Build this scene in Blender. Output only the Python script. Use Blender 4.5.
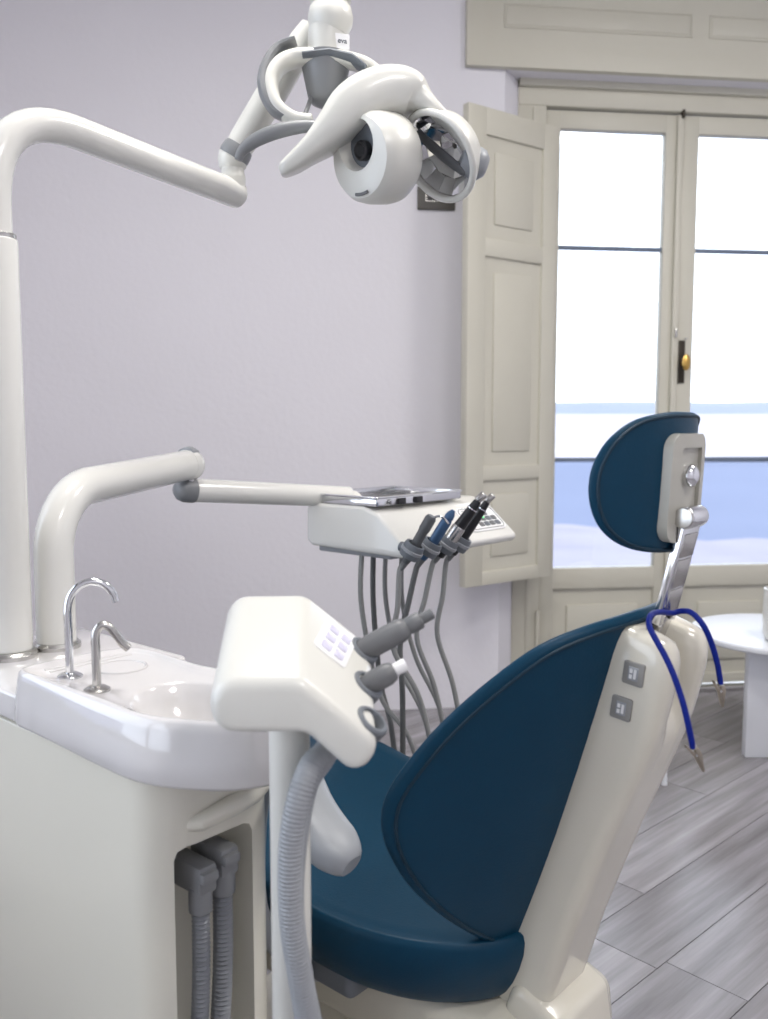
import bpy, bmesh, math, random
from mathutils import Vector, Matrix
random.seed(7)
for o_ in list(bpy.data.objects): bpy.data.objects.remove(o_, do_unlink=True)
scene = bpy.context.scene
col = scene.collection
PI = math.pi
R = math.radians

# ------------------------------------------------------------------ camera, sky, exposure
F_PX, CAM_H = 900.0, 1.17
PITCH = math.atan(85 / 900)
cam_d = bpy.data.cameras.new('camera'); cam = bpy.data.objects.new('camera', cam_d); col.objects.link(cam)
cam_d.sensor_fit = 'HORIZONTAL'; cam_d.sensor_width = 36.0; cam_d.lens = 36.0 * F_PX / 768
cam_d.clip_end = 8000; cam_d.clip_start = 0.02
cam.location = (0, 0, CAM_H); cam.rotation_euler = (PI / 2 - PITCH, 0, 0)
cam_d.dof.use_dof = True; cam_d.dof.focus_distance = 1.45; cam_d.dof.aperture_fstop = 6.5
scene.camera = cam

world = bpy.data.worlds.new('overcast_sky'); scene.world = world; world.use_nodes = True
wn = world.node_tree.nodes; wl = world.node_tree.links
bg = wn['Background']; bg.inputs['Color'].default_value = (0.84, 0.91, 1.04, 1); bg.inputs['Strength'].default_value = 2.6

scene.view_settings.view_transform = 'Standard'; scene.view_settings.look = 'None'
scene.view_settings.gamma = 1.0; scene.view_settings.use_curve_mapping = False
scene.view_settings.exposure = 0.42
CEILING_FILL_W = 20.0          # watts for each added ceiling fill lamp

# ------------------------------------------------------------------ helpers
def at(px, py, D):
    """a point seen at that place of the 768x1019 frame, D metres in front of the camera"""
    f = Vector((0, math.cos(PITCH), -math.sin(PITCH))); u = Vector((0, math.sin(PITCH), math.cos(PITCH)))
    r = Vector(((px - 384) / F_PX, 0, 0)) + u * ((509.5 - py) / F_PX) + f
    return Vector((0, 0, CAM_H)) + r * (D / r.y)

def lin(c): return tuple(((v / 12.92) if v <= 0.04045 else ((v + 0.055) / 1.055) ** 2.4) for v in c)
def rgb(r, g, b): return lin((r / 255, g / 255, b / 255))

MATS = {}
def mat(name, color, rough=0.5, metal=0.0, vary=0.04, scale=8.0, bump=0.0, bscale=60.0, coat=0.0, sheen=0.0, spec=0.5, emit=None):
    m = bpy.data.materials.new(name); m.use_nodes = True
    nt = m.node_tree; b = nt.nodes['Principled BSDF']
    tc = nt.nodes.new('ShaderNodeTexCoord')
    nz = nt.nodes.new('ShaderNodeTexNoise'); nz.inputs['Scale'].default_value = scale; nz.inputs['Detail'].default_value = 4
    nt.links.new(tc.outputs['Object'], nz.inputs['Vector'])
    mx = nt.nodes.new('ShaderNodeMix'); mx.data_type = 'RGBA'
    mx.inputs['A'].default_value = (*[max(0, c * (1 - vary)) for c in color], 1)
    mx.inputs['B'].default_value = (*[min(1, c * (1 + vary)) for c in color], 1)
    nt.links.new(nz.outputs['Fac'], mx.inputs['Factor']); nt.links.new(mx.outputs['Result'], b.inputs['Base Color'])
    b.inputs['Roughness'].default_value = rough; b.inputs['Metallic'].default_value = metal
    b.inputs['Specular IOR Level'].default_value = spec
    if coat: b.inputs['Coat Weight'].default_value = coat; b.inputs['Coat Roughness'].default_value = 0.06
    if sheen: b.inputs['Sheen Weight'].default_value = sheen; b.inputs['Sheen Roughness'].default_value = 0.4
    if emit: b.inputs['Emission Color'].default_value = (*color, 1); b.inputs['Emission Strength'].default_value = emit
    if bump:
        n2 = nt.nodes.new('ShaderNodeTexNoise'); n2.inputs['Scale'].default_value = bscale; n2.inputs['Detail'].default_value = 5
        nt.links.new(tc.outputs['Object'], n2.inputs['Vector'])
        bp = nt.nodes.new('ShaderNodeBump'); bp.inputs['Strength'].default_value = bump; bp.inputs['Distance'].default_value = 0.01
        nt.links.new(n2.outputs['Fac'], bp.inputs['Height']); nt.links.new(bp.outputs['Normal'], b.inputs['Normal'])
    MATS[name] = m
    return m

M_WALL = mat('painted_plaster', (0.80, 0.79, 0.84), 0.75, vary=0.02, scale=3, bump=0.12, bscale=45)
M_CEIL = mat('ceiling_paint', (0.80, 0.79, 0.78), 0.8, vary=0.02)
M_TRIM = mat('beige_gloss_paint', (0.60, 0.58, 0.495), 0.42, vary=0.03, scale=5, bump=0.03)
M_SHELL = mat('cream_gloss_plastic', (0.68, 0.65, 0.555), 0.2, vary=0.015, coat=0.6)
M_CAB = mat('warm_white_gloss_plastic', (0.74, 0.72, 0.625), 0.28, vary=0.015, coat=0.4)
M_WHITE = mat('white_gloss_plastic', (0.76, 0.755, 0.715), 0.2, vary=0.01, coat=0.35)
M_LAMPWHITE = mat('white_satin_plastic', (0.69, 0.685, 0.635), 0.3, vary=0.01, coat=0.2)
M_CERAMIC = mat('white_ceramic', (0.70, 0.685, 0.68), 0.12, vary=0.01, coat=0.8)
M_TEAL = mat('teal_upholstery', (0.0036, 0.039, 0.078), 0.40, vary=0.06, scale=20, bump=0.05, bscale=300, spec=0.18)
M_PIPING = mat('teal_piping', (0.006, 0.028, 0.05), 0.5, vary=0.05, spec=0.3)
M_CHROME = mat('chrome', (0.75, 0.76, 0.78), 0.12, metal=1.0, vary=0.03)
M_STEEL = mat('brushed_steel', (0.55, 0.54, 0.52), 0.26, metal=1.0, vary=0.08, scale=30)
M_GREY = mat('mid_grey_plastic', (0.15, 0.155, 0.16), 0.4, vary=0.03)
M_LAMPGREY = mat('lamp_grey_plastic', (0.23, 0.237, 0.245), 0.38, vary=0.03)
M_LGREY = mat('light_grey_plastic', (0.30, 0.315, 0.335), 0.4, vary=0.03)
M_DGREY = mat('dark_grey_plastic', (0.095, 0.10, 0.105), 0.4, vary=0.05)
M_SLATE = mat('slate_grey_rubber', (0.14, 0.155, 0.175), 0.5, vary=0.05)
M_BLACK = mat('black_plastic', (0.012, 0.012, 0.014), 0.35, vary=0.1)
M_HOSE = mat('grey_hose', (0.27, 0.275, 0.27), 0.5, vary=0.05)
M_HOSED = mat('dark_grey_hose', (0.12, 0.125, 0.125), 0.5, vary=0.05)
M_BLUEHP = mat('slate_blue_metal', (0.055, 0.115, 0.22), 0.35, metal=0.4, vary=0.05)
M_CORD = mat('royal_blue_cord', (0.002, 0.014, 0.20), 0.45, vary=0.1, scale=60, spec=0.2)
M_NICKEL = mat('nickel_clip', (0.36, 0.32, 0.265), 0.32, metal=1.0, vary=0.05)
M_BRASS = mat('brass', (0.62, 0.40, 0.12), 0.28, metal=1.0, vary=0.05)
M_IRON = mat('dark_iron', (0.045, 0.037, 0.028), 0.5, metal=0.6, vary=0.2)
M_BAR = mat('blue_grey_glazing_bar', (0.16, 0.20, 0.27), 0.5, vary=0.05)
M_SWITCH = mat('warm_grey_switch_frame', (0.26, 0.255, 0.24), 0.45, vary=0.03)
M_PLATE = mat('grey_beige_plastic', (0.42, 0.41, 0.36), 0.35, vary=0.02, coat=0.2)
M_ICON = mat('pale_icon_print', (0.78, 0.78, 0.78), 0.5, vary=0.02)
M_TABLE = mat('white_laminate', (0.78, 0.80, 0.84), 0.32, vary=0.01)
M_LABEL = mat('label_paper', (0.85, 0.85, 0.85), 0.5, vary=0.01)
M_INK = mat('dark_ink', (0.05, 0.06, 0.09), 0.6, vary=0.05)
M_PALEBLUE = mat('pale_blue_print', (0.42, 0.55, 0.72), 0.5, vary=0.02)
M_LILAC = mat('lilac_keypad_glare', (0.62, 0.60, 0.74), 0.25, vary=0.03)
M_OUTLET = mat('anthracite_plastic', (0.085, 0.08, 0.072), 0.45, vary=0.05)
M_GREENLED = mat('green_led', (0.05, 0.9, 0.2), 0.4, emit=1.5)
M_SEA = mat('sea_water', (0.18, 0.205, 0.285), 0.9, vary=0.1, scale=0.02, spec=0.0)
M_SHORE = mat('haze_tinted_shore', (0.36, 0.34, 0.38), 0.9, vary=0.06, scale=0.03)  # whitish because distance haze is put into the colour
M_BEACH = mat('haze_tinted_promenade', (0.24, 0.228, 0.29), 0.9, vary=0.25, scale=0.12)  # outdoor haze painted in as paleness
M_HILL = mat('haze_tinted_hill', (0.19, 0.215, 0.30), 0.9, vary=0.1, scale=0.01)  # haze over the hills is part of this pale blue
M_FILL_PANEL = mat('fill_lamp_diffuser', (1.0, 0.97, 0.93), 0.5, emit=4.0, vary=0.0)
M_REFL = mat('mirror_facet', (0.82, 0.83, 0.86), 0.04, metal=1.0, vary=0.01)
M_SUB = mat('subfloor', (0.09, 0.075, 0.06), 0.8)

def glass_mat():
    m = bpy.data.materials.new('window_glass'); m.use_nodes = True
    nt = m.node_tree; nt.nodes.remove(nt.nodes['Principled BSDF']); out = nt.nodes['Material Output']
    tr = nt.nodes.new('ShaderNodeBsdfTransparent'); tr.inputs['Color'].default_value = (0.97, 0.98, 0.985, 1)
    gl = nt.nodes.new('ShaderNodeBsdfGlossy'); gl.inputs['Roughness'].default_value = 0.02
    nz = nt.nodes.new('ShaderNodeTexNoise'); nz.inputs['Scale'].default_value = 2.5
    bp = nt.nodes.new('ShaderNodeBump'); bp.inputs['Strength'].default_value = 0.02; nt.links.new(nz.outputs['Fac'], bp.inputs['Height'])
    nt.links.new(bp.outputs['Normal'], gl.inputs['Normal'])
    fr = nt.nodes.new('ShaderNodeFresnel'); fr.inputs['IOR'].default_value = 1.45
    mx = nt.nodes.new('ShaderNodeMixShader')
    nt.links.new(fr.outputs['Fac'], mx.inputs['Fac']); nt.links.new(tr.outputs['BSDF'], mx.inputs[1]); nt.links.new(gl.outputs['BSDF'], mx.inputs[2])
    nt.links.new(mx.outputs['Shader'], out.inputs['Surface'])
    return m
M_GLASS = glass_mat()

def wood_mat():
    m = bpy.data.materials.new('grey_oak_plank'); m.use_nodes = True
    nt = m.node_tree; b = nt.nodes['Principled BSDF']; L = nt.links.new
    tc = nt.nodes.new('ShaderNodeTexCoord'); oi = nt.nodes.new('ShaderNodeObjectInfo')
    mp = nt.nodes.new('ShaderNodeMapping'); mp.inputs['Scale'].default_value = (0.9, 15, 1)
    ad = nt.nodes.new('ShaderNodeVectorMath'); ad.operation = 'ADD'
    sc = nt.nodes.new('ShaderNodeVectorMath'); sc.operation = 'SCALE'; sc.inputs['Scale'].default_value = 37
    cb = nt.nodes.new('ShaderNodeCombineXYZ')
    L(oi.outputs['Random'], cb.inputs[0]); L(oi.outputs['Random'], cb.inputs[1]); L(cb.outputs[0], sc.inputs[0])
    L(tc.outputs['Object'], mp.inputs['Vector']); L(mp.outputs[0], ad.inputs[0]); L(sc.outputs[0], ad.inputs[1])
    nz = nt.nodes.new('ShaderNodeTexNoise'); nz.inputs['Scale'].default_value = 1.6; nz.inputs['Detail'].default_value = 5; nz.inputs['Roughness'].default_value = 0.62
    L(ad.outputs[0], nz.inputs['Vector'])
    rp = nt.nodes.new('ShaderNodeValToRGB')
    e = rp.color_ramp.elements
    e[0].position = 0.25; e[0].color = (0.150, 0.140, 0.145, 1)
    e[1].position = 0.78; e[1].color = (0.40, 0.39, 0.415, 1)  # slight extra blue in the ramp stands for sky reflection
    e2 = rp.color_ramp.elements.new(0.5); e2.color = (0.265, 0.253, 0.266, 1)
    L(nz.outputs['Fac'], rp.inputs['Fac'])
    hs = nt.nodes.new('ShaderNodeHueSaturation'); mr = nt.nodes.new('ShaderNodeMapRange')
    mr.inputs['To Min'].default_value = 0.86; mr.inputs['To Max'].default_value = 1.12
    L(oi.outputs['Random'], mr.inputs['Value']); L(mr.outputs[0], hs.inputs['Value']); L(rp.outputs['Color'], hs.inputs['Color'])
    L(hs.outputs['Color'], b.inputs['Base Color'])
    b.inputs['Roughness'].default_value = 0.25
    bp = nt.nodes.new('ShaderNodeBump'); bp.inputs['Strength'].default_value = 0.12; bp.inputs['Distance'].default_value = 0.004
    L(nz.outputs['Fac'], bp.inputs['Height']); L(bp.outputs['Normal'], b.inputs['Normal'])
    return m
M_WOOD = wood_mat()

ORG = {}
def thing(name, label, cat, loc=(0, 0, 0), group=None, kind=None):
    o = bpy.data.objects.new(name, None); col.objects.link(o); o.empty_display_size = 0.05
    o.location = loc; ORG[o.name] = Vector(loc)
    o['label'] = label
    if cat: o['category'] = cat
    if group: o['group'] = group
    if kind: o['kind'] = kind
    return o

def obj(name, bm, m, parent=None, M=None, smooth=True, sharp=38, label=None, cat=None, group=None, kind=None, origin=None):
    """one mesh object; the bmesh is in world coordinates (after M)"""
    if M is not None: bmesh.ops.transform(bm, matrix=M, verts=bm.verts)
    bmesh.ops.recalc_face_normals(bm, faces=bm.faces)
    og = ORG[parent.name] if parent is not None else Vector(origin if origin is not None else (0, 0, 0))
    if og.length > 0: bmesh.ops.translate(bm, vec=-og, verts=bm.verts)
    me = bpy.data.meshes.new(name); bm.to_mesh(me); bm.free()
    o = bpy.data.objects.new(name, me); col.objects.link(o)
    me.materials.append(m)
    if smooth:
        me.shade_smooth(); me.set_sharp_from_angle(angle=R(sharp))
    if parent is not None:
        o.parent = parent; ORG[o.name] = og
    else:
        o.location = og; ORG[o.name] = og
    if label: o['label'] = label
    if cat: o['category'] = cat
    if group: o['group'] = group
    if kind: o['kind'] = kind
    return o

def join(*bms):
    out = bmesh.new()
    for b in bms:
        me = bpy.data.meshes.new('tmp'); b.to_mesh(me); b.free(); out.from_mesh(me); bpy.data.meshes.remove(me)
    return out

def box(x0, x1, y0, y1, z0, z1, bev=0.0, seg=2):
    bm = bmesh.new(); bmesh.ops.create_cube(bm, size=1)
    for v in bm.verts:
        v.co = Vector((x0 + (v.co.x + .5) * (x1 - x0), y0 + (v.co.y + .5) * (y1 - y0), z0 + (v.co.z + .5) * (z1 - z0)))
    if bev: bmesh.ops.bevel(bm, geom=bm.edges[:], offset=bev, segments=seg, profile=0.5, affect='EDGES')
    return bm

def rot_to(axis, up=None):
    """matrix whose local z runs along axis"""
    z = Vector(axis).normalized(); u = Vector(up) if up is not None else Vector((0, 0, 1))
    if abs(z.dot(u)) > 0.98: u = Vector((0, 1, 0))
    x = u.cross(z).normalized(); y = z.cross(x)
    return Matrix((x, y, z)).transposed().to_4x4()

def prism(pts, h0, h1, bev=0.0, seg=3, allb=False):
    """polygon in xy, extruded along z"""
    bm = bmesh.new()
    a = [bm.verts.new((p[0], p[1], h0)) for p in pts]; b = [bm.verts.new((p[0], p[1], h1)) for p in pts]
    f0 = bm.faces.new(a); f1 = bm.faces.new(b); n = len(pts)
    for i in range(n): bm.faces.new((a[i], a[(i + 1) % n], b[(i + 1) % n], b[i]))
    bmesh.ops.recalc_face_normals(bm, faces=bm.faces)
    if bev:
        es = set(f0.edges) | set(f1.edges)
        if allb: es |= set(bm.edges)
        bmesh.ops.bevel(bm, geom=list(es), offset=bev, segments=seg, profile=0.5, affect='EDGES', clamp_overlap=True)
    return bm

def rrect(x0, x1, y0, y1, r, n=6):
    pts = []
    for cx, cy, a0 in ((x1 - r, y1 - r, 0), (x0 + r, y1 - r, 90), (x0 + r, y0 + r, 180), (x1 - r, y0 + r, 270)):
        for k in range(n + 1):
            a = R(a0 + 90 * k / n); pts.append((cx + r * math.cos(a), cy + r * math.sin(a)))
    return pts

def round_poly(pts, rad, n=6):
    """round every corner of a polygon; rad a number or one per corner"""
    out = []; N = len(pts)
    for i in range(N):
        r = rad[i] if isinstance(rad, (list, tuple)) else rad
        p = Vector(pts[i]).to_2d(); a = Vector(pts[i - 1]).to_2d(); b = Vector(pts[(i + 1) % N]).to_2d()
        if r <= 0: out.append(tuple(p)); continue
        u = (a - p).normalized(); v = (b - p).normalized(); ang = u.angle(v)
        t = min(r / math.tan(ang / 2), (a - p).length * .49, (b - p).length * .49); rr = t * math.tan(ang / 2)
        c = p + (u + v).normalized() * (rr / math.sin(ang / 2))
        s = p + u * t - c; e = p + v * t - c; sw = s.angle_signed(e)
        for k in range(n + 1):
            a_ = -sw * k / n; cs, sn = math.cos(a_), math.sin(a_)
            out.append((c.x + s.x * cs - s.y * sn, c.y + s.x * sn + s.y * cs))
    return out

def spline(pts, n=8, closed=False):
    pts = [Vector(p) for p in pts]; out = []; N = len(pts)
    rng = range(N) if closed else range(N - 1)
    for i in rng:
        if closed: p0, p1, p2, p3 = pts[i - 1], pts[i], pts[(i + 1) % N], pts[(i + 2) % N]
        else: p0, p1, p2, p3 = pts[max(i - 1, 0)], pts[i], pts[i + 1], pts[min(i + 2, N - 1)]
        for k in range(n):
            t = k / n; t2 = t * t; t3 = t2 * t
            out.append(0.5 * ((2 * p1) + (p2 - p0) * t + (2 * p0 - 5 * p1 + 4 * p2 - p3) * t2 + (3 * p1 - p0 - 3 * p2 + p3) * t3))
    if not closed: out.append(pts[-1])
    return out

def tube(pts, r, seg=14, closed=False, caps=True, side=None, ry=None, power=2.0):
    """sweep; r number/list; with side (fixed direction) the section is an ellipse r across, ry along side"""
    pts = [Vector(p) for p in pts]; N = len(pts); bm = bmesh.new(); rings = []; pn = None
    for i in range(N):
        if closed: t = pts[(i + 1) % N] - pts[i - 1]
        else: t = pts[min(i + 1, N - 1)] - pts[max(i - 1, 0)]
        t.normalize()
        if side is not None:
            b = Vector(side) - t * Vector(side).dot(t); b.normalize(); a = t.cross(b)
        else:
            if pn is None:
                u = Vector((0, 0, 1)) if abs(t.z) < 0.9 else Vector((0, 1, 0)); a = u.cross(t).normalized()
            else: a = (pn - t * pn.dot(t)).normalized()
            b = t.cross(a); pn = a
        ra = r[i] if isinstance(r, (list, tuple)) else r
        rb = ra if ry is None else (ry[i] if isinstance(ry, (list, tuple)) else ry)
        ring = []
        for k in range(seg):
            an = 2 * PI * k / seg; c, s = math.cos(an), math.sin(an)
            if power != 2.0:
                c = math.copysign(abs(c) ** (2 / power), c); s = math.copysign(abs(s) ** (2 / power), s)
            ring.append(bm.verts.new(pts[i] + a * (ra * c) + b * (rb * s)))
        rings.append(ring)
    for i in range(N if closed else N - 1):
        A, B = rings[i], rings[(i + 1) % N]
        for k in range(seg): bm.faces.new((A[k], A[(k + 1) % seg], B[(k + 1) % seg], B[k]))
    if caps and not closed:
        bm.faces.new(rings[0]); bm.faces.new(rings[-1])
    return bm

def lathe(prof, seg=32, M=None):
    """profile of (radius, z)"""
    bm = bmesh.new(); rings = []
    for r, z in prof:
        if r < 1e-6: rings.append([bm.verts.new((0, 0, z))])
        else: rings.append([bm.verts.new((r * math.cos(2 * PI * k / seg), r * math.sin(2 * PI * k / seg), z)) for k in range(seg)])
    for A, B in zip(rings, rings[1:]):
        for k in range(seg):
            j = (k + 1) % seg
            if len(A) == 1 and len(B) == 1: continue
            if len(A) == 1: bm.faces.new((A[0], B[k], B[j]))
            elif len(B) == 1: bm.faces.new((A[k], A[j], B[0]))
            else: bm.faces.new((A[k], A[j], B[j], B[k]))
    if abs(prof[0][0] - prof[-1][0]) < .0045 and abs(prof[0][1] - prof[-1][1]) < .0005 and len(prof) > 4:
        for k in range(seg): bm.faces.new((rings[0][k], rings[0][(k + 1) % seg], rings[-1][(k + 1) % seg], rings[-1][k]))
    else:
        for ring in (rings[0], rings[-1]):
            if len(ring) > 1: bm.faces.new(ring)
    if M is not None: bmesh.ops.transform(bm, matrix=M, verts=bm.verts)
    return bm

def rod(a, b, r, seg=16, bev=0.0):
    a = Vector(a); b = Vector(b); L = (b - a).length
    e = min(bev, L * .45, r * .9)
    prof = [(r - e, 0)] + [(r - e + e * math.sin(R(q)), e - e * math.cos(R(q))) for q in (30, 60, 90)] + \
           [(r - e + e * math.cos(R(q)), L - e + e * math.sin(R(q))) for q in (0, 30, 60, 90)] if e > 0 else [(r, 0), (r, L)]
    return lathe(prof, seg, Matrix.Translation(a) @ rot_to(b - a))

def ball(c, r, sx=1, sy=1, sz=1, seg=24):
    bm = bmesh.new(); bmesh.ops.create_uvsphere(bm, u_segments=seg, v_segments=seg // 2, radius=r)
    for v in bm.verts: v.co = Vector((v.co.x * sx, v.co.y * sy, v.co.z * sz)) + Vector(c)
    return bm

def cushion(outline, cen, mapf, thick, rim=0.014, nr=9, puff=0.0, fpuff=0.0):
    """closed padded panel: outline in (y, v); mapf(y, v, h) gives the point h in front of the rear skin"""
    n = len(outline); bm = bmesh.new(); rings = []
    def ring(s, h, grow=0.0):
        out = []
        for (y, v) in outline:
            dy, dv = y - cen[0], v - cen[1]; L = math.hypot(dy, dv)
            k = s + grow / max(L, 1e-6)
            out.append(bm.verts.new(mapf(cen[0] + dy * k, cen[1] + dv * k, h)))
        return out
    c0 = bm.verts.new(mapf(cen[0], cen[1], -puff))
    for i in range(1, nr + 1):
        s = i / nr; rings.append(ring(s, -puff * (1 - s ** 2.2)))
    for q in (18, 40, 65, 90, 115, 140, 162): rings.append(ring(1, thick * (1 - math.cos(R(q))) / 2, rim * math.sin(R(q))))
    for i in range(nr, 0, -1):
        s = i / nr; rings.append(ring(s, thick + fpuff * (1 - s ** 2.2)))
    c1 = bm.verts.new(mapf(cen[0], cen[1], thick + fpuff))
    for k in range(n):
        j = (k + 1) % n
        bm.faces.new((c0, rings[0][k], rings[0][j])); bm.faces.new((c1, rings[-1][k], rings[-1][j]))
    for A, B in zip(rings, rings[1:]):
        for k in range(n):
            j = (k + 1) % n; bm.faces.new((A[k], A[j], B[j], B[k]))
    return bm

def cut(bm, cutter):
    """boolean difference of two bmeshes"""
    ms = []
    for b in (bm, cutter):
        bmesh.ops.recalc_face_normals(b, faces=b.faces)
        me = bpy.data.meshes.new('tmp'); b.to_mesh(me); b.free(); ms.append(bpy.data.objects.new('tmp', me)); col.objects.link(ms[-1])
    md = ms[0].modifiers.new('cut', 'BOOLEAN'); md.object = ms[1]; md.operation = 'DIFFERENCE'; md.solver = 'EXACT'
    dg = bpy.context.evaluated_depsgraph_get(); dg.update()
    me = bpy.data.meshes.new_from_object(ms[0].evaluated_get(dg))
    out = bmesh.new(); out.from_mesh(me)
    for o in ms: d_ = o.data; bpy.data.objects.remove(o, do_unlink=True); bpy.data.meshes.remove(d_)
    bpy.data.meshes.remove(me)
    return out

def text(name, body, size, M, m, parent, depth=0.0004):
    cu = bpy.data.curves.new('tmp', 'FONT'); cu.body = body; cu.size = size; cu.align_x = 'CENTER'; cu.align_y = 'CENTER'; cu.extrude = depth
    o = bpy.data.objects.new('tmp', cu); col.objects.link(o)
    dg = bpy.context.evaluated_depsgraph_get(); dg.update()
    me = bpy.data.meshes.new_from_object(o.evaluated_get(dg)); bm = bmesh.new(); bm.from_mesh(me)
    bpy.data.objects.remove(o, do_unlink=True); bpy.data.curves.remove(cu); bpy.data.meshes.remove(me)
    return obj(name, bm, m, parent, M, smooth=False)

def frame3(o, x, y):
    """matrix with given origin and local x, y directions"""
    x = Vector(x).normalized(); z = x.cross(Vector(y)).normalized(); y = z.cross(x)
    m = Matrix((x, y, z)).transposed().to_4x4(); m.translation = Vector(o); return m

# ------------------------------------------------------------------ the room
TH = R(7.0)
W_O = Vector((0.400, 3.657, 0))
MW = Matrix.Translation(W_O) @ Matrix.Rotation(TH, 4, 'Z')      # u along the window wall, +y outdoors, z up
U0, U1, BACK, ZC = -2.35, 2.6, -5.1, 3.15
OP0, OP1, OPZ = 0.075, 1.625, 2.56
def wbox(*a, **k): return box(*a, **k)

# floor: separate diagonal planks on a subfloor
fl = obj('floor', box(U0, U1, BACK, 0.3, -0.06, -0.012), M_SUB, None, MW, smooth=False, kind='structure', label='grey-brown wooden plank floor laid on the diagonal')
room_poly = [(MW @ Vector(p)).to_2d() for p in ((U0, BACK, 0), (U1, BACK, 0), (U1, 0.0, 0), (OP1, 0.0, 0), (OP1, 0.12, 0), (OP0, 0.12, 0), (OP0, 0.0, 0), (U0, 0.0, 0))]
clip_poly = [(MW @ Vector(p)).to_2d() for p in ((U0, BACK, 0), (U1, BACK, 0), (U1, 0.12, 0), (U0, 0.12, 0))]
def clip(poly, region):
    for i in range(len(region)):
        a = region[i]; b = region[(i + 1) % len(region)]; e = b - a; out = []
        for k in range(len(poly)):
            p, q = poly[k], poly[(k + 1) % len(poly)]
            sp = e.x * (p.y - a.y) - e.y * (p.x - a.x); sq = e.x * (q.y - a.y) - e.y * (q.x - a.x)
            if sp >= 0: out.append(p)
            if (sp >= 0) != (sq >= 0): out.append(p + (q - p) * (sp / (sp - sq)))
        poly = out
        if len(poly) < 3: return None
    return poly
PA = R(43); pd = Vector((math.cos(PA), math.sin(PA))); pn_ = Vector((-math.sin(PA), math.cos(PA)))
PWID, PLEN = 0.185, 1.35
for i in range(-24, 26):
    off = random.random() * PLEN
    for k in range(-5, 6):
        a0, a1 = k * PLEN + off, (k + 1) * PLEN + off - 0.002; b0, b1 = i * PWID, (i + 1) * PWID - 0.0022
        q = [Vector((0.6, 1.6)) + pd * a + pn_ * b for a, b in ((a0, b0), (a1, b0), (a1, b1), (a0, b1))]
        q = clip(q, clip_poly)
        if not q: continue
        c = sum(q, Vector((0, 0))) / len(q)
        q2 = [((p - c).dot(pd), (p - c).dot(pn_)) for p in q]
        try: b = prism(q2, -0.012, 0.0)
        except Exception: continue
        bmesh.ops.recalc_face_normals(b, faces=b.faces)
        me = bpy.data.meshes.new('plank'); b.to_mesh(me); b.free(); me.materials.append(M_WOOD)
        o = bpy.data.objects.new('plank', me); col.objects.link(o); o.parent = fl
        o.location = (c.x, c.y, 0); o.rotation_euler = (0, 0, PA)

# window wall with splayed opening: left, right, above
def wall_piece(name, outline, z0, z1, label):
    return obj(name, prism(outline, z0, z1), M_WALL, None, MW, smooth=False, kind='structure', label=label)
SP = 0.08
wall_bm = join(prism([(U0, 0), (OP0, 0), (OP0 + SP, 0.1), (OP0 + SP, 0.3), (U0, 0.3)], 0, ZC),
               prism([(OP1, 0), (U1, 0), (U1, 0.3), (OP1 - SP, 0.3), (OP1 - SP, 0.1)], 0, ZC),
               box(OP0, OP1, 0.0, 0.3, OPZ, ZC))
obj('wall_window', wall_bm, M_WALL, None, MW, smooth=False, kind='structure', label='pale lilac-white plaster wall around the window')
B0, B1, BZ0, BZ1 = -4.6, -1.7, 0.6, 2.7                       # assumed second window, unseen, in the wall to the left of the viewer
obj('wall_left', join(box(U0 - 0.25, U0, BACK, B0, 0, ZC), box(U0 - 0.25, U0, B1, 0.3, 0, ZC), box(U0 - 0.25, U0, B0, B1, 0, BZ0), box(U0 - 0.25, U0, B0, B1, BZ1, ZC)),
    M_WALL, None, MW, smooth=False, kind='structure', label='white plaster wall on the left with the assumed second window')
obj('wall_right', box(U1, U1 + 0.2, BACK, 0.3, 0, ZC), M_WALL, None, MW, smooth=False, kind='structure', label='white plaster wall on the right of the room')
obj('wall_back', box(U0, U1, BACK - 0.25, BACK, 0, ZC), M_WALL, None, MW, smooth=False, kind='structure', label='white plaster wall behind the viewer')
obj('ceiling', box(U0 - 0.2, U1 + 0.2, BACK - 0.25, 0.3, ZC, ZC + 0.15), M_CEIL, None, MW, smooth=False, kind='structure', label='white painted ceiling')

# assumed second window, left wall: added out of view to let in daylight
w2 = thing('assumed_window', 'assumed wide window, added for daylight in the wall left of the viewer', None, MW @ Vector((U0 - .1, (B0 + B1) / 2, BZ0)), kind='structure')
xb = U0 - 0.14; mb = (B0 + B1) / 2
obj('window_frame', join(box(xb, xb + .06, B0, B0 + .07, BZ0, BZ1, .006), box(xb, xb + .06, B1 - .07, B1, BZ0, BZ1, .006), box(xb, xb + .06, B0, B1, BZ0, BZ0 + .07, .006),
                         box(xb, xb + .06, B0, B1, BZ1 - .07, BZ1, .006), box(xb, xb + .06, mb - .04, mb + .04, BZ0, BZ1, .006)), M_TRIM, w2, MW)
for a, b in ((B0 + .07, mb - .04), (mb + .04, B1 - .07)):
    obj('pane', box(xb + .028, xb + .032, a, b, BZ0 + .07, BZ1 - .07), M_GLASS, w2, MW, smooth=False)

def portal(name, c, sx, sz, rz):
    l = bpy.data.lights.new(name, 'AREA'); l.shape = 'RECTANGLE'; l.size = sx; l.size_y = sz; l.cycles.is_portal = True
    o = bpy.data.objects.new(name, l); col.objects.link(o)
    o.matrix_world = MW @ Matrix.Translation(c) @ Matrix.Rotation(R(rz), 4, 'Z') @ Matrix.Rotation(R(-90), 4, 'X')
portal('daylight_portal', (0.85, 0.22, 1.28), 1.4, 2.5, 0)
portal('daylight_portal', (U0 - .2, mb, (BZ0 + BZ1) / 2), B1 - B0, BZ1 - BZ0, 90)  # portal of the assumed, unseen left window

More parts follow.
